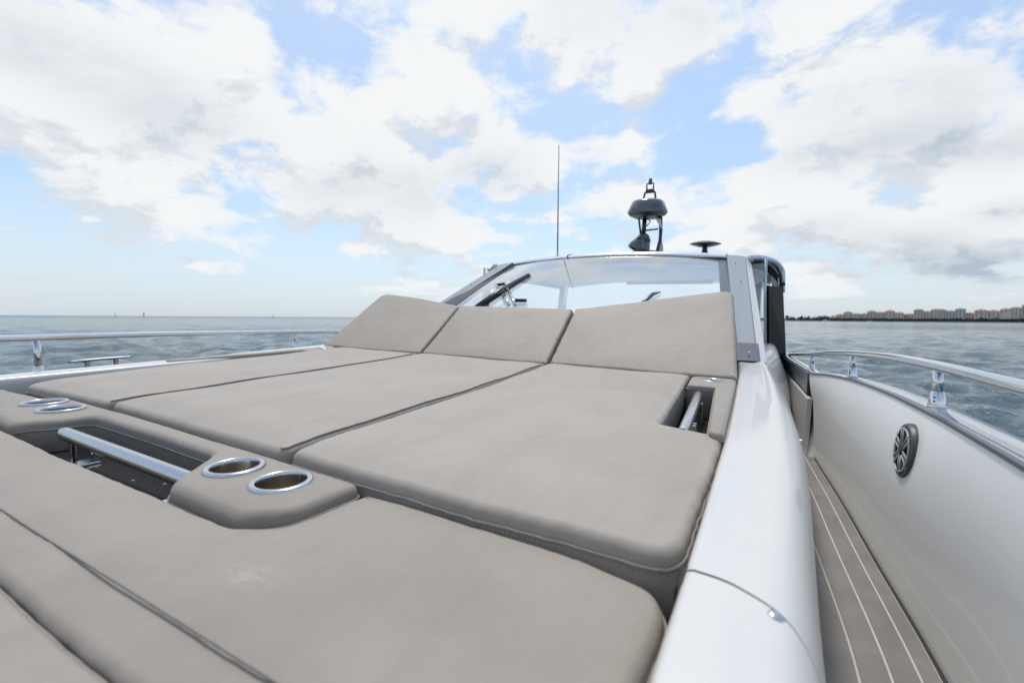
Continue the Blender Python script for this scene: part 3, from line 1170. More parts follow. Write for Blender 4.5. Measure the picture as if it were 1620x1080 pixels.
# side opening: arched rim, dark sliding door and the cabin side below
def side(flip):
    f = (lambda p: (mir(p[0]), p[1], p[2])) if flip else (lambda p: p)
    arch = spline([f(p) for p in ((0.160, 4.60, 0.515), (0.185, 4.64, 0.555), (0.27, 4.80, 0.565), (0.36, 4.92, 0.545), (0.415, 5.0, 0.49), (0.435, 5.0, 0.42), (0.452, 5.0, 0.25), (0.49, 5.0, -0.10), (0.515, 5.0, -0.42))], 6)
    door = [f(p) for p in ((0.285, 4.62, 0.318), (0.434, 5.0, 0.330), (0.495, 5.0, -0.345), (0.330, 4.62, -0.40))]
    d = part('side_door', slab(door, -0.03), M['darkglass'], yacht, smooth=False)
    part('arch_rim', tube(arch, 0.015, 10), M['frame'], yacht)
    outer = spline([f(p) for p in ((0.150, 4.66, 0.575), (0.21, 4.74, 0.592), (0.29, 4.86, 0.590), (0.375, 4.96, 0.565), (0.432, 5.02, 0.505), (0.456, 5.02, 0.43), (0.472, 5.02, 0.28))], 6)
    part('arch_body', tube(outer, [0.034] * (len(outer) - 12) + [0.034 - 0.002 * k for k in range(12)], 12), M['roofpaint'], yacht)
    part('door_post', tube([f((0.279, 4.615, 0.56)), f((0.285, 4.615, 0.31)), f((0.328, 4.615, -0.40))], 0.013, 10), M['satin'], d)
    lin = [[f(p) for p in ((0.30, 4.70, 0.56), (0.41, 5.0, 0.50), (0.43, 5.0, 0.33))], [f(p) for p in ((0.26, 5.3, 0.56), (0.38, 5.4, 0.50), (0.40, 5.4, 0.33))]]
    part('arch_lining', grid(lin), M['headliner'], yacht)
    pane = [f(p) for p in ((0.206, 2.86, -0.262), (0.338, 4.60, -0.43), (0.283, 4.60, 0.53), (0.166, 4.60, 0.515))]
    part('side_window', (pane, [(0, 1, 2, 3)]), M['glass'], yacht, smooth=False)
    if not flip:
        part('knob', lathe([(0.0, 0.03), (0.016, 0.025), (0.02, 0.0)], f((0.452, 5.0, 0.36)), (1, -0.2, 0), 12), M['frame'], d)


side(False)
side(True)

# ---- wipers on the glass
def on_glass(u, v, lift=0.0):
    t = 0.5
    for _ in range(40):
        a = (u - CU + 0.035 * t) / (1.215 - 0.07 * t)
        vb = 2.79 - 0.05 * (1 - a * a)
        vt = 4.74 - 0.10 * (1 - a * a) + 0.02 * a * a
        t = (v - vb) / (vt - vb)
    zt = 0.640 - 0.050 * abs(a) ** 2.6
    return Vector((u, v, -0.205 + (zt + 0.205) * t + 0.02 * math.sin(math.pi * t) + lift))


wp = thing('wiper', 'black windscreen wiper on twin silver arms at the left of the glass', 'wiper', tuple(on_glass(-1.80, 3.40)), 'windscreen wipers')
part('blade', join(tube([on_glass(-1.985, 3.25, 0.030), on_glass(-1.945, 3.60, 0.034), on_glass(-1.873, 4.077, 0.024)], [0.026, 0.032, 0.016], 8),
                   tube([on_glass(-1.975, 3.25, 0.012), on_glass(-1.862, 4.09, 0.010)], 0.011, 6)), M['black'], wp)
part('arm', tube([on_glass(-1.62, 3.28, 0.03), on_glass(-1.70, 3.38, 0.04), on_glass(-1.995, 3.79, 0.045)], 0.013, 8), M['steel'], wp)
part('arm', tube([on_glass(-1.68, 3.28, 0.03), on_glass(-1.76, 3.37, 0.04), on_glass(-2.085, 3.77, 0.045)], 0.013, 8), M['steel'], wp)
part('bridge', tube([on_glass(-1.995, 3.79, 0.04), on_glass(-2.085, 3.77, 0.04)], 0.015, 8), M['black'], wp)
part('clip', box(tuple(on_glass(-1.62, 3.37, 0.03)), (0.11, 0.05, 0.03)), M['black'], wp, smooth=False, bevel=0.006)
part('hose', tube(spline([on_glass(-1.96, 3.30, 0.05), on_glass(-1.90, 3.42, 0.07), on_glass(-1.84, 3.50, 0.06), on_glass(-1.80, 3.42, 0.05)], 6), 0.007, 6), M['rubber'], wp)
w2 = thing('wiper', 'dark wiper tip poking up behind the right backrest', 'wiper', tuple(on_glass(-0.52, 3.3)), 'windscreen wipers')
part('blade', tube([on_glass(-0.62, 3.25, 0.03), on_glass(-0.545, 3.54, 0.03), on_glass(-0.500, 3.63, 0.015)], [0.014, 0.016, 0.005], 8), M['plate'], w2)
part('arm', tube([on_glass(-0.56, 3.0, 0.02), on_glass(-0.60, 3.32, 0.03)], 0.010, 8), M['steel'], w2)

# ================================================================== rails
RAIL_R = [(0.26, -0.35, -0.10), (0.40, 0.35, -0.105), (0.475, 0.80, -0.110), (0.512, 1.19, -0.117), (0.535, 1.62, -0.118), (0.540, 2.05, -0.126), (0.540, 2.58, -0.150), (0.545, 3.1, -0.183), (0.55, 3.73, -0.237), (0.55, 4.4, -0.287), (0.548, 4.95, -0.325), (0.540, 5.18, -0.345), (0.52, 5.28, -0.40), (0.505, 5.30, -0.60)]
RAIL_L = [(-2.30, -0.35, -0.10), (-2.50, 0.2, -0.135), (-2.67, 0.57, -0.152), (-2.76, 0.76, -0.158), (-2.88, 1.02, -0.163), (-2.95, 1.30, -0.167), (-2.985, 1.70, -0.174), (-3.0, 2.224, -0.181), (-3.0, 2.7, -0.19), (-3.0, 3.73, -0.237), (-2.99, 4.95, -0.325), (-2.97, 5.25, -0.39), (-2.96, 5.3, -0.6)]


def rail(pts, label, posts):
    sp = spline(pts, 10)
    r = thing('handrail', label, 'handrail', posts[0][1], 'polished handrails on the gunwales')
    part('rail', tube(sp, 0.0155, 16), M['steel'], r)
    for (top, foot) in posts:
        a, b = Vector(foot), Vector(top)
        d = (b - a)
        ax = d.normalized()
        st = part('stanchion', tube([a + ax * 0.03, b - ax * 0.006], 0.0118, 16), M['steel'], r)
        part('foot', lathe([(0.0, 0.0), (0.0212, 0.0), (0.0215, 0.007), (0.0204, 0.0085), (0.0200, 0.013), (0.0155, 0.047), (0.0128, 0.050), (0.0120, 0.050)], a, ax, 24), M['steel'], st, angle=35)
        side_ = Vector((-0.6, -0.8, 0)).normalized()
        for h in (0.022, 0.033):
            part('grub_screw', lathe([(0.0, 0.0005), (0.0027, 0.0005), (0.0029, -0.004)], a + ax * h + side_ * (0.0212 - 0.0045 * (h / 0.047) - 0.0006), side_, 10), M['rubber'], st)


rail(RAIL_R, 'polished steel handrail curving along the bulwark above the round speaker', [
    ((0.535, 1.62, -0.118), (0.542, 1.625, -0.238)), ((0.540, 2.58, -0.150), (0.548, 2.585, -0.266)),
    ((0.55, 3.73, -0.237), (0.556, 3.735, -0.350)), ((0.475, 0.80, -0.110), (0.480, 0.80, -0.232))])
rail(RAIL_L, 'polished steel handrail behind the cleat on the far gunwale', [
    ((-2.76, 0.76, -0.158), (-2.775, 0.765, -0.335)), ((-3.0, 2.224, -0.181), (-3.005, 2.226, -0.300)), ((-3.0, 3.73, -0.237), (-3.006, 3.735, -0.36))])
# cleat on the far gunwale
cl = thing('mooring_cleat', 'polished mooring cleat standing on the far gunwale below the rail', 'cleat', (-2.98, 1.06, -0.352))
part('base_plate', hexa([(-3.01, 0.925, -0.362), (-2.95, 0.925, -0.362), (-2.95, 1.195, -0.357), (-3.01, 1.195, -0.357)],
                        [(-3.005, 0.935, -0.350), (-2.955, 0.935, -0.350), (-2.955, 1.185, -0.345), (-3.005, 1.185, -0.345)]), M['plate'], cl, smooth=False, bevel=0.003)
for v in (1.0, 1.118):
    part('leg', tube([(-2.98, v, -0.352), (-2.98, v, -0.302)], 0.0115, 14), M['dullsteel'], cl)
part('horn', tube(spline([(-2.98, 0.925, -0.300), (-2.98, 0.98, -0.297), (-2.98, 1.06, -0.294), (-2.98, 1.14, -0.293), (-2.98, 1.19, -0.292)], 5),
                  [0.004] + [0.009] * 4 + [0.011] * 12 + [0.009] * 3 + [0.004], 12, squash=0.7), M['dullsteel'], cl)

# ================================================================== cushions
def pad_top(u, v):
    b = np.clip((0.72 - v) / 0.16, 0, 1)
    return -0.296 + (v - 0.6) / 1.54 * 0.036 - 0.010 * b * b - 0.004 * np.sin(np.clip((v - .6) / 1.5, 0, 1) * math.pi)


BK = (0.833, 0.553)                         # recline direction of the backrests (aft, up)


def backrest(poly, **k):
    geo, ring = cushion(poly, lambda a, b: a * 0.0, 0.075, 0.017, **k)

    def f(p):
        s, t, w = p
        return (s, 2.14 + BK[0] * t - BK[1] * w, -0.262 + BK[1] * t + BK[0] * w)
    return ([f(p) for p in geo[0]], geo[1]), (lambda o, w: np.array([f(p) for p in ring(o, w)]))


def sun_pad(label, seat_poly, back_poly, base, front, long_edge=None):
    t = thing('sun_pad', label, 'sun pad', base, 'taupe sun pads side by side on the foredeck')
    geo, ring = cushion(seat_poly, pad_top, 0.115, 0.017, puff=0.016, lam=0.055, g=0.026)
    s = part('seat', geo, M['pad'], t)
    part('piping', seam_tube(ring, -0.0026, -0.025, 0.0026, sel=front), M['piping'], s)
    g = stitches(ring, -0.0040, -0.031, front)
    st = part('stitching', g, M['thread'], s)
    st['kind'] = 'stuff'
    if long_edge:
        part('seam', seam_tube(ring, 0.0070, -0.0010, 0.0024, sel=long_edge), M['piping'], s)  # darker tube for the fine seam line, also standing in for gap shade
    geo, ring = backrest(back_poly, puff=0.007, lam=0.05, g=0.04)
    b = part('backrest', geo, M['back'], t)
    return t


G = 0.0085
sun_pad('right sun pad beside the white coaming, with a notch for the side armrest',
        [(-0.823 + G, 0.588, 0.020), (-0.040, 0.572, 0.045), (0.000, 1.10, 0.02), (0.0, 1.175, 0.02), (-0.152, 1.215, 0.02), (-0.147, 2.135, 0.01), (-0.860 + G, 2.135, 0.01)],
        [(-0.860 + G, 0.004, 0.012), (0.048, 0.004, 0.012), (0.016, 0.790, 0.05), (-0.25, 0.715, 0.4), (-0.872 + G, 0.556, 0.02)], (-0.42, 1.3, -0.41), lambda p: p[0] > -0.806 and (p[1] < 0.62 or (p[0] > -0.06 and p[1] < 1.1)))
sun_pad('middle sun pad with the lowest backrest, between the two outer pads',
        [(-1.680 + G, 0.612, 0.02), (-0.823 - G, 0.588, 0.02), (-0.860 - G, 2.135, 0.01), (-1.722 + G, 2.135, 0.01)],
        [(-1.722 + G, 0.004, 0.012), (-0.860 - G, 0.004, 0.012), (-0.872 - G, 0.556, 0.02), (-1.742 + G, 0.574, 0.02)], (-1.27, 1.3, -0.41), lambda p: -1.658 < p[0] < -0.845 and p[1] < 0.63,
        lambda p: p[0] > -0.885 and 0.596 < p[1] < 2.10)
sun_pad('far left sun pad beside the water side with its backrest corner raised',
        [(-2.290, 0.590, 0.05), (-1.680 - G, 0.612, 0.02), (-1.722 - G, 2.135, 0.01), (-2.40, 2.135, 0.01), (-2.37, 1.24, 0.02), (-2.395, 1.20, 0.02)],
        [(-2.596, 0.004, 0.012), (-1.722 - G, 0.004, 0.012), (-1.742 - G, 0.574, 0.02), (-2.25, 0.685, 0.4), (-2.61, 0.752, 0.06)], (-2.1, 1.3, -0.41), lambda p: p[0] < -1.702 and p[1] < 0.66,
        lambda p: p[0] > -1.755 and 0.620 < p[1] < 2.10)

# bow cushion: a wide pad that wraps round the cup-holder console
def bow_top(u, v):
    z = -0.336 + 0.0 * u + 0.016 * np.clip((-0.9 - u) / 1.2, 0, 1)
    return z - 0.0030 * np.exp(-((v - 0.232) / 0.012) ** 2)


bt = thing('bow_cushion', 'wide taupe bow cushion in the foreground with a pale scuff mark', 'cushion', (-1.0, 0.35, -0.42))
geo, ring = cushion([(-2.30, 0.172, 0.03), (-0.078, 0.172, 0.03), (-0.044, 0.545, 0.05), (-0.17, 0.566, 0.05), (-0.575, 0.578, 0.012), (-0.588, 0.545, 0.02), (-0.598, 0.425, 0.06), (-0.665, 0.386, 0.06),
                     (-1.25, 0.386, 0.05), (-1.84, 0.386, 0.06), (-1.92, 0.42, 0.05), (-1.95, 0.580, 0.02), (-2.38, 0.560, 0.05)],
                    bow_top, 0.085, 0.016, puff=0.008, lam=0.05, g=0.017, ds=0.013, pucker=0.0014)
b = part('pad', geo, M['bow'], bt)
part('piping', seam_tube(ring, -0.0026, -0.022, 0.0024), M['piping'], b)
sx_ = np.linspace(-2.26, -0.075, 120)
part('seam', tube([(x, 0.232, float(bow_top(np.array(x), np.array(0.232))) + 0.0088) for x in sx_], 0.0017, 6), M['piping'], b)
be = thing('bow_end_cushion', 'taupe end cushion nearest the camera at the bottom left corner', 'cushion', (-1.0, -0.1, -0.42))
geo, ring = cushion([(-1.9, -0.75, 0.2), (-0.55, -0.75, 0.2), (-0.082, 0.1685, 0.03), (-2.29, 0.1685, 0.03)], bow_top, 0.085, 0.012, puff=0.006, g=0.03, pucker=0.001)
b = part('pad', geo, M['bow'], be)
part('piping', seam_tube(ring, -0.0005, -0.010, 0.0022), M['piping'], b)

# cup-holder console
def con_top(u, v):
    return -0.319 + 0.012 * np.clip((-0.75 - u) / 1.0, 0, 1) - 0.03 * np.clip((0.44 - v) / 0.10, 0, 1) ** 2


CUPS = [(-0.715, 0.500), (-0.856, 0.500), (-1.705, 0.512), (-1.850, 0.520)]
cc = thing('cup_holder_console', 'taupe console between bow cushion and sun pads holding four steel cup holders', 'console', (-1.25, 0.5, -0.42))
geo, ring = cushion([(-0.672, 0.392, 0.06), (-0.605, 0.432, 0.06), (-0.592, 0.572, 0.015), (-0.9, 0.585, 0.0), (-1.4, 0.592, 0.0), (-1.90, 0.592, 0.02), (-1.915, 0.46, 0.05), (-1.83, 0.400, 0.06),
                     (-1.635, 0.394, 0.04), (-1.585, 0.46, 0.04), (-1.56, 0.532, 0.04), (-1.25, 0.536, 0.0), (-0.985, 0.532, 0.05), (-0.93, 0.46, 0.04), (-0.885, 0.398, 0.035)],
                    con_top, 0.105, 0.016, puff=0.003, g=0.014, ds=0.010, holes=[(a, b, 0.046) for a, b in CUPS], wob=0.0006, pucker=0.001)
c = part('cushion', geo, M['console'], cc)
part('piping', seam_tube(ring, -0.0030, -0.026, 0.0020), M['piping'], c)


def cup_holder(parent, u, v, z, r=0.0485):
    nz = Vector((0, 0, 1))
    h = part('cup_holder', lathe([(r * 0.88, -0.075), (r * 0.88, -0.004), (r * 0.885, 0.0)], (u, v, z), nz, 40), M['cup'], parent)
    part('ring', lathe([(r * 0.875, -0.006), (r * 0.882, 0.0012), (r * 0.905, 0.0026), (r * 1.04, 0.0026), (r * 1.085, 0.0012), (r * 1.10, -0.002)], (u, v, z), nz, 48), M['satin'], h)
    part('bottom', lathe([(0.0, -0.074), (r * 0.5, -0.074), (r * 0.88, -0.0735)], (u, v, z), nz, 32), M['cup'], h)
    part('weld', tube([(u - 0.1 * r, v + r * 0.865, z - 0.07), (u - 0.1 * r, v + r * 0.865, z - 0.003)], 0.0016, 6), M['plate'], h)
    return h


for (a, b_) in CUPS:
    cup_holder(cc, a, b_, float(con_top(np.array(a), np.array(b_))) + 0.0045)

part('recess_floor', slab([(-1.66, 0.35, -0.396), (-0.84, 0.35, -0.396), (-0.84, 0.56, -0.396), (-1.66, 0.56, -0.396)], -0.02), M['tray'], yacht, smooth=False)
# bow grab bar in the recess
gb = thing('grab_bar', 'thick polished grab bar lying in the dark recess between the cup holders', 'grab bar', (-1.2, 0.457, -0.396), 'polished grab bars')
part('bar', tube([(-1.520, 0.455, -0.326), (-1.508, 0.455, -0.331), (-1.49, 0.455, -0.333), (-0.86, 0.455, -0.342), (-0.84, 0.455, -0.343)], [0.006, 0.0135, 0.0165, 0.0165, 0.0165], 20), M['satin'], gb, angle=60)
for u in (-1.44, -0.97):
    part('leg', join(box((u, 0.460, -0.368), (0.010, 0.030, 0.056)), box((u + 0.03, 0.460, -0.368), (0.010, 0.030, 0.056))), M['steel'], gb, smooth=False, bevel=0.002)
    part('foot', box((u + 0.015, 0.460, -0.3935), (0.09, 0.045, 0.005)), M['steel'], gb, smooth=False, bevel=0.002)
tr_ = part('recess_lip', tube([(-1.45, 0.512, -0.389), (-0.92, 0.508, -0.389)], 0.005, 8), M['satin'], gb)
for (u, v) in ((-1.32, 0.43), (-1.18, 0.465), (-1.05, 0.43), (-1.10, 0.49)):
    part('screw', lathe([(0.0, 0.003), (0.004, 0.0025), (0.0055, 0.0)], (u, v, -0.396), (0, 0, 1), 12), M['plate'], gb)

# side armrests with a cup holder and a grab handle
def arm_top(u, v):
    return -0.270 + (v - 1.2) * 0.008


def armrest(label, flip):
    f = (lambda q: mir(q) - 0.055) if flip else (lambda q: q)
    poly = [(-0.031, 1.135, 0.012), (0.004, 1.120, 0.015), (0.046, 2.128, 0.04), (-0.138, 2.128, 0.045), (-0.138, 1.86, 0.02), (-0.034, 1.86, 0.006)]
    if flip:
        poly = [(f(a), b, r) for a, b, r in poly][::-1]
    t = thing('armrest', label, 'armrest', (f(0.0), 1.8, -0.42), 'armrests beside the outer sun pads')
    geo, ring = cushion(poly, arm_top, 0.14, 0.012, puff=0.002, lam=0.03, g=0.016, ds=0.010, holes=[(f(-0.052), 2.02, 0.043)], wob=0.0004, pucker=0.0007)
    c = part('cushion', geo, M['console'], t)
    part('piping', seam_tube(ring, -0.0022, -0.020, 0.0018), M['piping'], c)
    cup_holder(t, f(-0.052), 2.02, arm_top(0, 2.02) + 0.0025, 0.046)
    return t


armrest('taupe armrest with one steel cup holder in the notch of the right sun pad', False)
armrest('low taupe armrest along the far edge of the left sun pad', True)
for fl, lab in ((False, 'short polished grab bar in the notch beside the right armrest'), (True, 'short polished grab bar hidden beside the far armrest')):
    if fl:
        continue
    g2 = thing('grab_bar', lab, 'grab bar', (-0.09, 1.55, -0.424), 'polished grab bars')
    part('bar', tube([(-0.098, 1.27, -0.318), (-0.095, 1.29, -0.312), (-0.090, 1.80, -0.296), (-0.0895, 1.825, -0.298), (-0.0893, 1.84, -0.304)], [0.015, 0.016, 0.016, 0.014, 0.006], 18), M['satin'], g2, angle=60)
    for v in (1.36, 1.72):
        part('leg', join(box((-0.083, v, -0.368), (0.028, 0.010, 0.110)), box((-0.083, v + 0.03, -0.368), (0.028, 0.010, 0.110))), M['steel'], g2, smooth=False, bevel=0.002)

# ================================================================== speaker on the bulwark
spc = Vector((0.500, 1.628, -0.372))
sn = Vector((-1.0, 0.045, 0.075)).normalized()
spk = thing('speaker', 'round dark marine speaker with a six spoke grille on the white bulwark', 'speaker', spc)
part('rim', lathe([(0.079, -0.03), (0.0815, -0.018), (0.0815, 0.012), (0.080, 0.019), (0.077, 0.024), (0.070, 0.026), (0.066, 0.024), (0.064, 0.006)], spc, sn, 56), M['speaker'], spk, angle=40)
part('cone', lathe([(0.066, 0.020), (0.050, 0.008), (0.026, 0.004), (0.0, 0.012)], spc - sn * 0.008, sn, 40), M['cone'], spk)
spc = spc - sn * 0.007
e1 = (Vector((0, 0, 1)) - sn * sn.z).normalized()
e2 = sn.cross(e1)
grl = part('grille', lathe([(0.014, 0.026), (0.017, 0.034), (0.013, 0.037), (0.0, 0.037)], spc, sn, 28), M['cone'], spk)
for k in range(6):
    a = 2 * math.pi * (k + 0.18) / 6
    dr = e1 * math.cos(a) + e2 * math.sin(a)
    td = sn.cross(dr)
    w0, w1 = 0.0075, 0.0115
    q = [spc + sn * 0.030 + dr * 0.014 - td * w0, spc + sn * 0.030 + dr * 0.014 + td * w0, spc + sn * 0.0295 + dr * 0.070 + td * w1, spc + sn * 0.0295 + dr * 0.070 - td * w1]
    sp_ = part('spoke', prism(q, sn * 0.005), M['grille'], grl, smooth=False, bevel=0.0012)
    for sgn in (-1, 1):
        part('spoke_edge', tube([spc + sn * 0.0355 + dr * 0.018 + td * sgn * w0 * 0.9, spc + sn * 0.0352 + dr * 0.066 + td * sgn * w1 * 0.9], 0.0017, 6), M['greyline'], grl)
    # outer lug with its screw
    lug = spc + sn * 0.031 + dr * 0.0665
    part('lug', lathe([(0.0, 0.003), (0.005, 0.003), (0.007, 0.0015), (0.0072, -0.004)], lug, sn, 14), M['grille'], grl)
for rr in (0.063, 0.046):
    circ = [spc + sn * (0.034 if rr > 0.05 else 0.028) + (e1 * math.cos(a) + e2 * math.sin(a)) * rr for a in np.linspace(0, 2 * math.pi, 48, endpoint=False)]
    part('grille_ring', tube(circ, 0.0026, 6, closed=True), M['greyline'], spk)

# ================================================================== on the hardtop
rz = 0.935
rc = Vector((-1.14, 6.4, rz))
rad = thing('radar_mast', 'dark radar dome on a braced black mast in the middle of the hardtop', 'radar', rc)
part('base_plate', lathe([(0.0, 0.022), (0.10, 0.02), (0.19, 0.006), (0.21, -0.004), (0.20, -0.03)], rc, (0, -0.1, 1), 32), M['black'], rad)
rdc = rc + Vector((0.03, 0, 0.50))
RT = Vector((0, 0, -0.04))
dome = part('radome', lathe([(0.0, 0.222), (0.15, 0.219), (0.195, 0.208), (0.224, 0.182), (0.268, 0.078), (0.276, 0.052), (0.270, 0.033), (0.24, 0.02)], rdc, (0.03, -0.06, 1), 48), M['radome'], rad, angle=50)
part('dome_base', lathe([(0.262, 0.040), (0.25, 0.012), (0.16, -0.03), (0.0, -0.035)], rdc, (0.03, -0.06, 1), 40), M['black'], dome)
part('post', tube([rc + Vector((-0.01, 0, 0.25)), rc + Vector((0.0, 0, 0.49))], 0.032, 10), M['black'], rad)
part('post', tube([rc + Vector((-0.05, 0, 0.26)), rc + Vector((-0.085, 0, 0.48))], 0.014, 8), M['black'], rad)
part('brace', join(tube([rc + Vector((0.02, 0, 0.48)), rc + Vector((0.08, 0, 0.42)), rc + Vector((0.03, 0, 0.36))], 0.008, 6)), M['black'], rad)
part('crossbar', tube([rc + Vector((0.0, 0, 0.30)), rc + Vector((0.19, 0, 0.31))], 0.012, 8), M['black'], rad)
part('mast_leg', prism([rc + Vector(p) for p in ((0.175, 0, 0.48), (0.235, 0, 0.48), (0.245, 0, 0.30), (0.240, 0, 0.16), (0.205, 0, 0.0), (0.165, 0, 0.0), (0.200, 0, 0.16), (0.200, 0, 0.32))], (0, 0.05, 0)), M['black'], rad, smooth=False, bevel=0.005)
part('mast_trim', prism([rc + Vector(p) for p in ((0.14, -0.012, 0.47), (0.22, -0.012, 0.44), (0.246, -0.012, 0.30), (0.20, -0.012, 0.36))], (0, 0.010, 0)), M['gelgrey'], rad, smooth=False)
part('mast_trim', prism([rc + Vector(p) for p in ((0.240, 0.052, 0.16), (0.262, 0.052, 0.05), (0.262, 0.052, 0.0), (0.205, 0.052, 0.0))], (0, 0.010, 0)), M['gelgrey'], rad, smooth=False)
tf = part('top_frame', join(tube([rdc + RT + Vector((-0.065, 0, 0.255)), rdc + RT + Vector((-0.045, 0, 0.36)), rdc + RT + Vector((-0.025, 0, 0.385)), rdc + RT + Vector((0.075, 0, 0.385)), rdc + RT + Vector((0.095, 0, 0.36)), rdc + RT + Vector((0.105, 0, 0.25))], 0.014, 8),
                            box(rdc + RT + Vector((0.025, 0, 0.385)), (0.11, 0.05, 0.045)),
                            tube([rdc + RT + Vector((-0.02, 0, 0.40)), rdc + RT + Vector((-0.022, 0, 0.49)), rdc + RT + Vector((0.07, 0, 0.49)), rdc + RT + Vector((0.068, 0, 0.40))], 0.012, 8)), M['black'], rad, angle=40)
part('anchor_light', lathe([(0.0, 0.075), (0.018, 0.065), (0.024, 0.04), (0.03, 0.01), (0.03, -0.01)], rdc + RT + Vector((0.025, 0, 0.495)), (0, 0, 1), 16), M['plate'], tf)

sl = thing('searchlight', 'dark rounded searchlight with a flared hood under the radar dome', 'searchlight', rc + Vector((-0.05, -0.10, 0.02)))
part('body', lathe([(0.095, 0.0), (0.095, 0.16), (0.088, 0.20), (0.065, 0.235), (0.03, 0.25), (0.0, 0.252)], rc + Vector((0.0, -0.05, 0.0)), (0, 0, 1), 28), M['radome'], sl)
part('hood', lathe([(0.012, 0.20), (0.07, 0.16), (0.115, 0.06), (0.125, 0.0), (0.112, 0.004), (0.05, 0.05)], rc + Vector((-0.085, -0.14, 0.012)), (0.42, 0.1, 0.9), 28), M['radome'], sl)
part('band', lathe([(0.098, 0.12), (0.099, 0.13), (0.099, 0.165), (0.097, 0.17)], rc + Vector((0.0, -0.05, 0.0)), (0, 0, 1), 28), M['black'], sl)

dc = Vector((-0.325, 6.2, 0.885))
ds_ = thing('disc_antenna', 'flat black mushroom antenna on a short stem at the right of the hardtop', 'antenna', dc)
part('disc', lathe([(0.0, 0.128), (0.08, 0.122), (0.15, 0.106), (0.19, 0.090), (0.188, 0.084), (0.14, 0.066), (0.06, 0.046), (0.0, 0.044)], dc, (0.03, -0.05, 1), 40), M['black'], ds_, angle=60)
part('stem', lathe([(0.05, -0.05), (0.034, 0.0), (0.030, 0.048), (0.05, 0.056)], dc, (0, 0, 1), 20), M['black'], ds_)

wc = Vector((-2.142, 5.6, 0.765))
wh = thing('whip_antenna', 'tall thin whip antenna on the left of the hardtop', 'antenna', wc)
part('whip', tube([wc, wc + Vector((-0.012, 0, 0.6)), wc + Vector((-0.03, 0, 1.53))], [0.0105, 0.0085, 0.0045], 10), M['plate'], wh)
part('mount', lathe([(0.045, -0.02), (0.04, 0.02), (0.018, 0.05), (0.014, 0.09)], wc, (0, 0, 1), 16), M['roofpaint'], wh)

# ================================================================== far shore
M['wall_cream'] = mat('cream_stucco', (0.82, 0.74, 0.65), 0.8, vary=0.12, vscale=0.1)
M['wall_pink'] = mat('pale_pink_stucco', (0.82, 0.66, 0.56), 0.8, vary=0.12, vscale=0.1)
M['wall_grey'] = mat('blue_grey_stucco', (0.72, 0.69, 0.66), 0.8, vary=0.12, vscale=0.1)
M['tile'] = mat('red_roof_tiles', (0.40, 0.215, 0.17), 0.8, vary=0.25, vscale=0.3)
M['tile_grey'] = mat('grey_roof_tiles', (0.28, 0.26, 0.26), 0.8, vary=0.2, vscale=0.3)
M['pane'] = mat('window_glass', (0.10, 0.11, 0.12), 0.3)
M['leaf'] = mat('leaf_green', (0.052, 0.075, 0.040), 0.7, col2=(0.085, 0.105, 0.060), vscale=0.25)
M['leaf_dark'] = mat('dark_leaf_green', (0.040, 0.058, 0.036), 0.7, col2=(0.066, 0.083, 0.052), vscale=0.25)
M['bark'] = mat('bark', (0.11, 0.085, 0.06), 0.9)
M['rock'] = mat('shore_rock', (0.075, 0.08, 0.075), 0.9, vary=0.4, vscale=0.2)
M['soil'] = mat('shore_soil', (0.11, 0.115, 0.075), 0.9, vary=0.3, vscale=0.05)
M['hullwhite'] = mat('boat_white', (0.75, 0.76, 0.78), 0.3)

# land: an island bank with a rocky edge along the water
SH = [(40, 1112), (103, 1103), (165, 1102), (218, 1095), (270, 1088), (313, 1079), (354, 1069), (396, 1055), (433, 1040), (470, 1018), (520, 985), (640, 900)]
rows = []
shr = np.random.default_rng(3)
for (x, y) in [tuple(p)[:2] for p in spline([(a, b, 0) for a, b in SH], 8)]:
    n = Vector((x, y, 0)).normalized()
    j = shr.uniform(-0.7, 0.7)
    rows.append([(x + n.x * q, y + n.y * q, z + (j * 0.25 if 0 < q < 20 else 0)) for q, z in ((-14, -1.0), (-12, 0.5), (-9, 1.7), (-5, 2.1), (60, 2.5), (260, 3.0), (300, -2.0))])
solo('island', grid(rows), M['soil'], 'low wooded island shore across the water', None, (280, 1085, 0), kind='structure', boat=False)
rr_ = []
for (x, y) in [tuple(p)[:2] for p in spline([(a, b, 0) for a, b in SH], 24)]:
    n = Vector((x, y, 0)).normalized()
    for q in range(2):
        o = shr.uniform(-14.5, -9)
        s = shr.uniform(0.7, 1.8)
        rr_.append(lathe([(0.0, -0.6 * s), (0.9 * s, -0.2 * s), (0.8 * s, 0.35 * s), (0.0, 0.6 * s)], (x + n.x * o + shr.uniform(-2, 2), y + n.y * o, (o + 14.5) * 0.28), (shr.uniform(-.4, .4), shr.uniform(-.4, .4), 1), 6))
solo('rock_revetment', join(*rr_), M['rock'], 'dark rocks heaped along the edge of the island', None, (280, 1070, 0), kind='stuff', boat=False, smooth=False)


def leaf_clump(n, size, rx, rz, seed, zc, flat=1.0):
    g = np.random.default_rng(seed)
    V, F = [], []
    cl = [(g.normal(0, 0.42, 3) * (rx, rx, rz * flat), g.uniform(0.3, 0.55)) for _ in range(9)]
    for k in range(n):
        c, rr = cl[k % len(cl)]
        d = g.normal(0, 1, 3)
        d /= np.linalg.norm(d)
        p = c + d * rr * rx * g.uniform(0.5, 1.0) + (0, 0, zc)
        a = g.normal(0, 1, 3); a /= np.linalg.norm(a)
        b = np.cross(a, d); b /= np.linalg.norm(b) + 1e-9
        s = size * g.uniform(0.6, 1.3)
        i = len(V)
        V += [tuple(p - a * s - b * s * 0.6), tuple(p + a * s - b * s * 0.6), tuple(p + a * s + b * s * 0.6), tuple(p - a * s + b * s * 0.6)]
        F.append((i, i + 1, i + 2, i + 3))
    return V, F


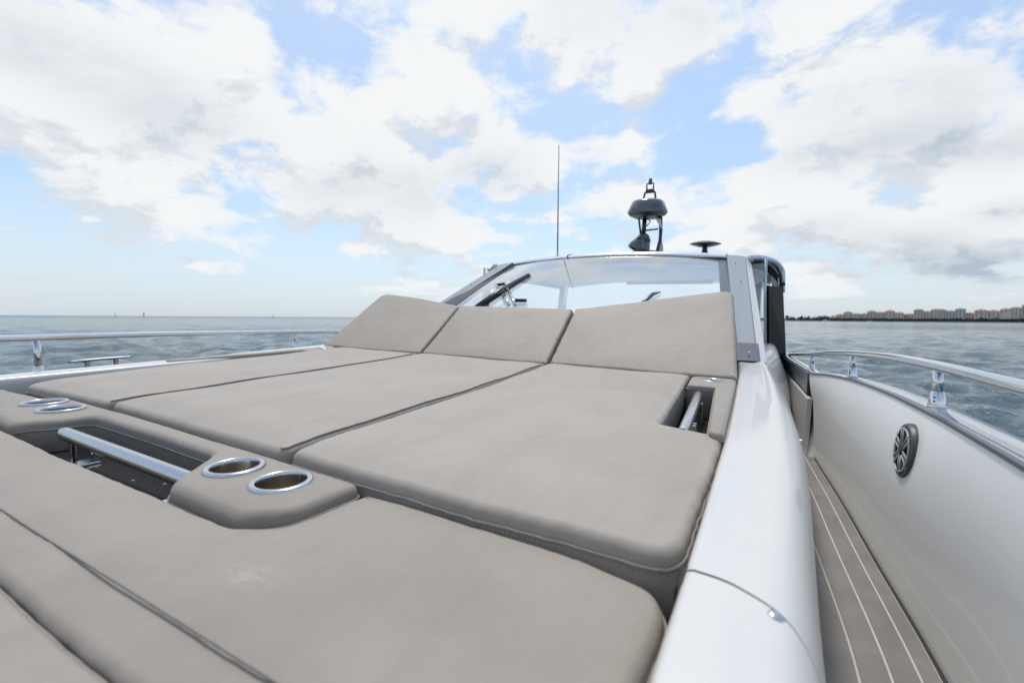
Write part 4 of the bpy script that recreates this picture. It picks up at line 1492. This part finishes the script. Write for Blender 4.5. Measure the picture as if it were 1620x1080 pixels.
TREE_KINDS = [
    ('tree', (leaf_clump(300, 0.75, 4.6, 3.2, 1, 6.4), M['leaf']), (tube([(0, 0, -0.5), (0.1, 0, 3), (0.3, 0.1, 6)], [0.42, 0.3, 0.15], 7), M['bark'])),
    ('tree', (leaf_clump(300, 0.75, 5.6, 2.6, 2, 5.2), M['leaf_dark']), (tube([(0, 0, -0.5), (-0.2, 0, 2.5), (0.2, 0.1, 5)], [0.45, 0.3, 0.15], 7), M['bark'])),
    ('tree', (leaf_clump(260, 0.7, 3.6, 4.0, 3, 7.4), M['leaf_dark']), (tube([(0, 0, -0.5), (0.1, 0, 4), (0.0, 0.1, 7.5)], [0.36, 0.26, 0.12], 7), M['bark']))]


def palm_crown():
    V, F = [], []
    g = np.random.default_rng(9)
    for k in range(14):
        a = 2 * math.pi * k / 14 + g.uniform(-.15, .15)
        up = g.uniform(0.0, 0.9)
        pv = None
        for s in range(6):
            t = s / 5
            r = 3.2 * t
            z = 9.2 + up * 1.6 * t - 2.6 * t * t
            w = 0.45 * math.sin(math.pi * min(1, t * 0.9 + 0.12))
            c = (math.cos(a) * r, math.sin(a) * r, z)
            q = [(c[0] - math.sin(a) * w, c[1] + math.cos(a) * w, z - 0.3 * w), (c[0] + math.sin(a) * w, c[1] - math.cos(a) * w, z - 0.3 * w)]
            i = len(V)
            V += q
            if pv is not None:
                F.append((pv, pv + 1, i + 1, i))
            pv = i
    return V, F


TREE_KINDS.append(('palm_tree', (palm_crown(), M['leaf']), (tube([(0, 0, -0.5), (0.15, 0, 4), (0.0, 0, 9.3)], [0.3, 0.2, 0.17], 7), M['bark'])))
TREE_LABEL = ['mid green spreading tree on the far island shore', 'dark low bushy tree on the far island shore', 'dark upright tree on the far island shore', 'palm tree with drooping fronds on the far shore']
proto = {}


def tree(kind, x, y, s, rot):
    if kind not in proto:
        nm, (cg, cmat), (tg, tmat) = TREE_KINDS[kind]
        root = bpy.data.objects.new(nm, None)
        COL.objects.link(root)
        OFF[root.name] = Vector((0, 0, 0))
        tag(root, TREE_LABEL[kind], nm.replace('_', ' '), ['spreading trees on the far shore', 'low bushy trees on the far shore', 'upright trees on the far shore', 'palm trees on the far shore'][kind])
        part('crown', cg, cmat, root, smooth=False)
        part('trunk', tg, tmat, root)
        proto[kind] = root
    else:
        src = proto[kind]
        root = src.copy()
        COL.objects.link(root)
        for ch in list(src.children):
            c = ch.copy()
            COL.objects.link(c)
            c.parent = root
    near = min(SPOTS, key=lambda q: abs(q[0] - x))
    where = 'on the bare tip of the island' if x < 135 else ('left of the low villas' if x < 163 else ('behind ' if y > shore_at(x) + 15 else 'before ') + near[1])
    root['label'] = ['spreading mid green tree ', 'low dark bushy tree ', 'dark upright tree ', 'drooping palm tree '][kind] + where
    root['group'] = 'far shore trees ' + where
    root.location = (x, y, 2.2)
    root.scale = (s * 1.1, s * 1.1, s)
    root.rotation_euler = (0, 0, rot)


SPOTS = [(174, 'the low grey roofed villa'), (194, 'the low red roofed villa'), (219, 'the stepped cream building'), (260, 'the left twin block'), (290, 'the right twin block'), (334, 'the block with white bays'), (371, 'the pale grey block'), (408, 'the long pink block'), (428, 'the staggered red roofs'), (452, 'the tallest block')]


def shore_at(x):
    return float(np.interp(x, [p[0] for p in SH], [p[1] for p in SH]))


tg_ = np.random.default_rng(21)
for k in range(58):
    x = 92 + (505 - 92) * (k + tg_.uniform(-0.4, 0.4)) / 58
    y = shore_at(x) + (tg_.uniform(-4, 6) if x > 165 else tg_.uniform(-2, 30))
    kd = int(tg_.choice([0, 1, 1, 2, 3], p=[0.28, 0.22, 0.25, 0.15, 0.10]))
    s = tg_.uniform(0.55, 0.95)
    if x > 185 and kd != 3:
        s *= 0.62
    tree(kd, x, y, s, tg_.uniform(0, 6))
for x, s in ((240, 1.15), (245, 1.0), (275, 1.05), (306, 1.25), (311, 1.0), (389, 1.35), (393, 1.15), (386, 1.1), (205, 1.0), (198, 0.9), (184, 0.9)):
    tree(int(tg_.choice([0, 1, 2])), x, shore_at(x) + 26, s, tg_.uniform(0, 6))
hv, hf = [], []
for (x, y) in [tuple(p)[:2] for p in spline([(a, b, 0) for a, b in SH], 60)]:
    n = Vector((x, y, 0)).normalized()
    for q in range(10):
        c = np.array([x + n.x * -6 + tg_.uniform(-1.6, 1.6), y + n.y * -6 + tg_.uniform(-1.6, 1.6), tg_.uniform(1.6, 5.6)])
        a = tg_.normal(0, 1, 3); a /= np.linalg.norm(a)
        b = np.cross(a, tg_.normal(0, 1, 3)); b /= np.linalg.norm(b)
        i = len(hv)
        hv += [tuple(c - a - b * .7), tuple(c + a - b * .7), tuple(c + a + b * .7), tuple(c - a + b * .7)]
        hf.append((i, i + 1, i + 2, i + 3))
solo('shore_hedge', (hv, hf), M['leaf_dark'], 'dark continuous hedge of shrubs behind the rocks on the island', None, (280, 1080, 2), kind='stuff', boat=False, smooth=False)

WIN = mesh('window', *box((0, 0, 0), (1.5, 0.3, 1.6)), M['pane'], False)
BAL = mesh('balcony', *join(box((0, 0, 0), (4.2, 1.6, 0.25)), box((0, -0.75, 0.55), (4.2, 0.08, 0.9))), M['wall_cream'], False)


def building(label, x, y, bays, wall, roofm, floors):
    """bays: (offset along the front, width, height, set-back); the front faces the camera"""
    n = Vector((x, y, 0)).normalized()
    e = Vector((n.y, -n.x, 0))
    root = thing('apartment_building', label, 'building', (x, y, 2.2), 'apartment buildings on the far shore', boat=False)
    rot = math.atan2(e.y, e.x)
    root.rotation_euler = (0, 0, rot)
    OFF[root.name] = Vector((0, 0, 0))
    top_ = max(b[2] for b in bays)
    bays = [(o * 1.25, w * 1.4, 0.88 * (top_ - 1.4 * (top_ - h)), sb * 2.2) for (o, w, h, sb) in bays]
    lo_ = min(b[0] - b[1] / 2 for b in bays)
    hi_ = max(b[0] + b[1] / 2 for b in bays)
    hh_ = 0.68 * sorted(b[2] for b in bays)[len(bays) // 2]
    part('link_block', box(((lo_ + hi_) / 2, 13, hh_ / 2 - 1), (hi_ - lo_, 12, hh_ + 2)), M[wall], root, smooth=False)
    for (o, w, h, sb) in bays:
        wl = part('wall', box((o, sb + 9, h / 2 - 1), (w, 18, h + 2)), M[wall], root, smooth=False)
        rh = min(w, 18) * 0.20
        hw, hd = w / 2 + 0.9, 9.9
        r = min(hw, hd) * 0.75
        V = [(o - hw, sb + 9 - hd, h), (o + hw, sb + 9 - hd, h), (o + hw, sb + 9 + hd, h), (o - hw, sb + 9 + hd, h), (o - hw + r, sb + 9 - hd + r, h + rh), (o + hw - r, sb + 9 - hd + r, h + rh), (o + hw - r, sb + 9 + hd - r, h + rh), (o - hw + r, sb + 9 + hd - r, h + rh)]
        part('roof', hexa(V[:4], V[4:]), M[roofm], root, smooth=False)
        part('cornice', box((o, sb + 9, h - 0.25), (w + 1.2, 19.2, 0.5)), M[wall], root, smooth=False)
        nf = max(2, int(round(h / 3.4)))
        ncol = max(1, int(w / 4.2))
        for f in range(nf):
            for c in range(ncol):
                ox = o + (c - (ncol - 1) / 2) * w / ncol
                wo = bpy.data.objects.new('window', WIN)
                COL.objects.link(wo)
                wo.parent = root
                wo.location = (ox, sb - 0.05, (f + 0.5) * h / nf)
                if (c + f * 0 + int(o)) % 2 == 0 and f > 0:
                    bo = bpy.data.objects.new('balcony', BAL)
                    COL.objects.link(bo)
                    bo.parent = root
                    bo.location = (ox, sb - 0.8, f * h / nf + 0.1)
    return root


building('low cream villa with grey roof, leftmost on the far shore', 174, 1114, [(-8, 9, 6.5, 2), (0, 8, 8.5, 0), (9, 9, 6, 1)], 'wall_cream', 'tile_grey', 2)
building('low villa with red roof next to the palm trees on the far shore', 194, 1112, [(-7, 10, 6, 1), (4, 11, 7.5, 0)], 'wall_pink', 'tile', 2)
building('stepped cream building with red roofs, the smaller one left of the twin red blocks', 219, 1109, [(-17, 9, 10, 4), (-8, 9, 14, 0), (1, 10, 18, 1), (11, 10, 15, 0), (19, 7, 9, 4)], 'wall_cream', 'tile', 5)
building('red roofed pink block, left one of the twin middle blocks', 260, 1103, [(-11, 8, 16, 0), (-2, 10, 20, 1), (8, 9, 18, 0)], 'wall_pink', 'tile', 6)
building('cream stepped block with brown roof, right one of the twin middle blocks', 290, 1098, [(-14, 9, 18, 0), (-4, 11, 20.5, 1), (7, 10, 17.5, 0), (16, 8, 11, 3)], 'wall_cream', 'tile', 6)
building('pale block with bright white bays under red roofs on the far shore', 334, 1088, [(-17, 9, 16, 2), (-7, 10, 23, 0), (3, 9, 20, 1), (12, 10, 23, 0)], 'wall_pink', 'tile', 7)
building('tall pale grey block with grey roofs beside the red roofed ones', 371, 1078, [(-13, 10, 23, 0), (-3, 9, 21, 1), (7, 10, 24, 0), (17, 9, 17, 2)], 'wall_grey', 'tile_grey', 7)
building('long pink block with a broad red roof, left of the tallest block', 408, 1064, [(-15, 9, 17, 2), (-4, 12, 21, 0), (8, 11, 20, 1)], 'wall_pink', 'tile', 7)
building('cream block with staggered red roofs near the right edge', 428, 1056, [(2, 10, 24, 4), (11, 9, 26, 0)], 'wall_cream', 'tile', 8)
building('tallest grey and cream block at the far right edge', 452, 1044, [(-10, 9, 27, 0), (0, 10, 31, 1), (11, 11, 30, 0)], 'wall_cream', 'tile_grey', 9)

# motor boats near that shore
def motor_boat(label, x, y, L, rot):
    root = thing('motor_boat', label, 'boat', (x, y, 0), 'small white boats by the far shore', boat=False)
    root.rotation_euler = (0, 0, rot)
    OFF[root.name] = Vector((0, 0, 0))
    rows = []
    for t in np.linspace(-0.5, 0.5, 9):
        w = 0.14 * L * (1 - max(0, (t + 0.05) / 0.55) ** 2.2)
        rows.append([(t * L, -w, 0.085 * L + 0.02 * L * max(0, t)), (t * L, -w * 0.8, -0.03 * L), (t * L, w * 0.8, -0.03 * L), (t * L, w, 0.085 * L + 0.02 * L * max(0, t))])
    part('hull', grid(rows, True, True), M['hullwhite'], root, angle=30)
    part('cabin', hexa([(-0.25 * L, -0.1 * L, 0.08 * L), (0.18 * L, -0.09 * L, 0.08 * L), (0.18 * L, 0.09 * L, 0.08 * L), (-0.25 * L, 0.1 * L, 0.08 * L)],
                       [(-0.22 * L, -0.085 * L, 0.19 * L), (0.06 * L, -0.08 * L, 0.19 * L), (0.06 * L, 0.08 * L, 0.19 * L), (-0.22 * L, 0.085 * L, 0.19 * L)]), M['hullwhite'], root, smooth=False)
    part('window_band', box((-0.06 * L, 0, 0.145 * L), (0.30 * L, 0.20 * L, 0.035 * L)), M['pane'], root, smooth=False)
    part('mast', tube([(-0.08 * L, 0, 0.18 * L), (-0.1 * L, 0, 0.34 * L)], 0.012 * L, 6), M['hullwhite'], root)


motor_boat('white cabin boat moored in front of the low villas', 178, 1074, 15, 0.25)
motor_boat('small white boat in front of the twin red roofed blocks', 243, 1052, 9, 2.9)
motor_boat('white boat at the tip of the island beside the dark cabin door', 107, 1070, 12, 0.1)

# channel marks on the horizon to port
def mark(label, x, y, h, top):
    root = thing('channel_marker', label, 'navigation mark', (x, y, 0), 'channel markers on the horizon', boat=False)
    part('float', lathe([(0.0, -0.5), (1.25 * h / 8, -0.5), (1.3 * h / 8, 0.7), (0.9 * h / 8, 1.1), (0.0, 1.1)], (x, y, 0), (0, 0, 1), 14), M['black'], root)
    for k in range(4):
        a = k * math.pi / 2 + 0.4
        part('leg', tube([(x + 0.8 * math.cos(a) * h / 8, y + 0.8 * math.sin(a) * h / 8, 0.9), (x + 0.35 * math.cos(a) * h / 8, y + 0.35 * math.sin(a) * h / 8, h * 0.72)], 0.12, 6), M['black'], root)
    part('lantern', lathe([(0.5 * h / 8, h * 0.68), (0.55 * h / 8, h * 0.72), (0.4 * h / 8, h * 0.86), (0.1, h)], (x, y, 0), (0, 0, 1), 10, True), M['black'], root)
    if top:
        part('day_mark', box((x, y, h * 0.55), (1.5 * h / 8, 1.5 * h / 8, h * 0.28)), M['black'], root, smooth=False)


mark('small dark channel buoy, the left one of the pair on the horizon', -1143.8, 430.3, 8.0, False)
mark('larger dark channel buoy, the right one of the pair on the horizon', -1090.6, 457.1, 9.5, True)
mark('lone channel mark on the horizon nearest the sun pad backrests', -849.5, 578.5, 7.0, False)
mark('faintest low channel mark between the pair and the lone one', -1200.0, 699.3, 4.0, False)


print('objects', len(bpy.data.objects))
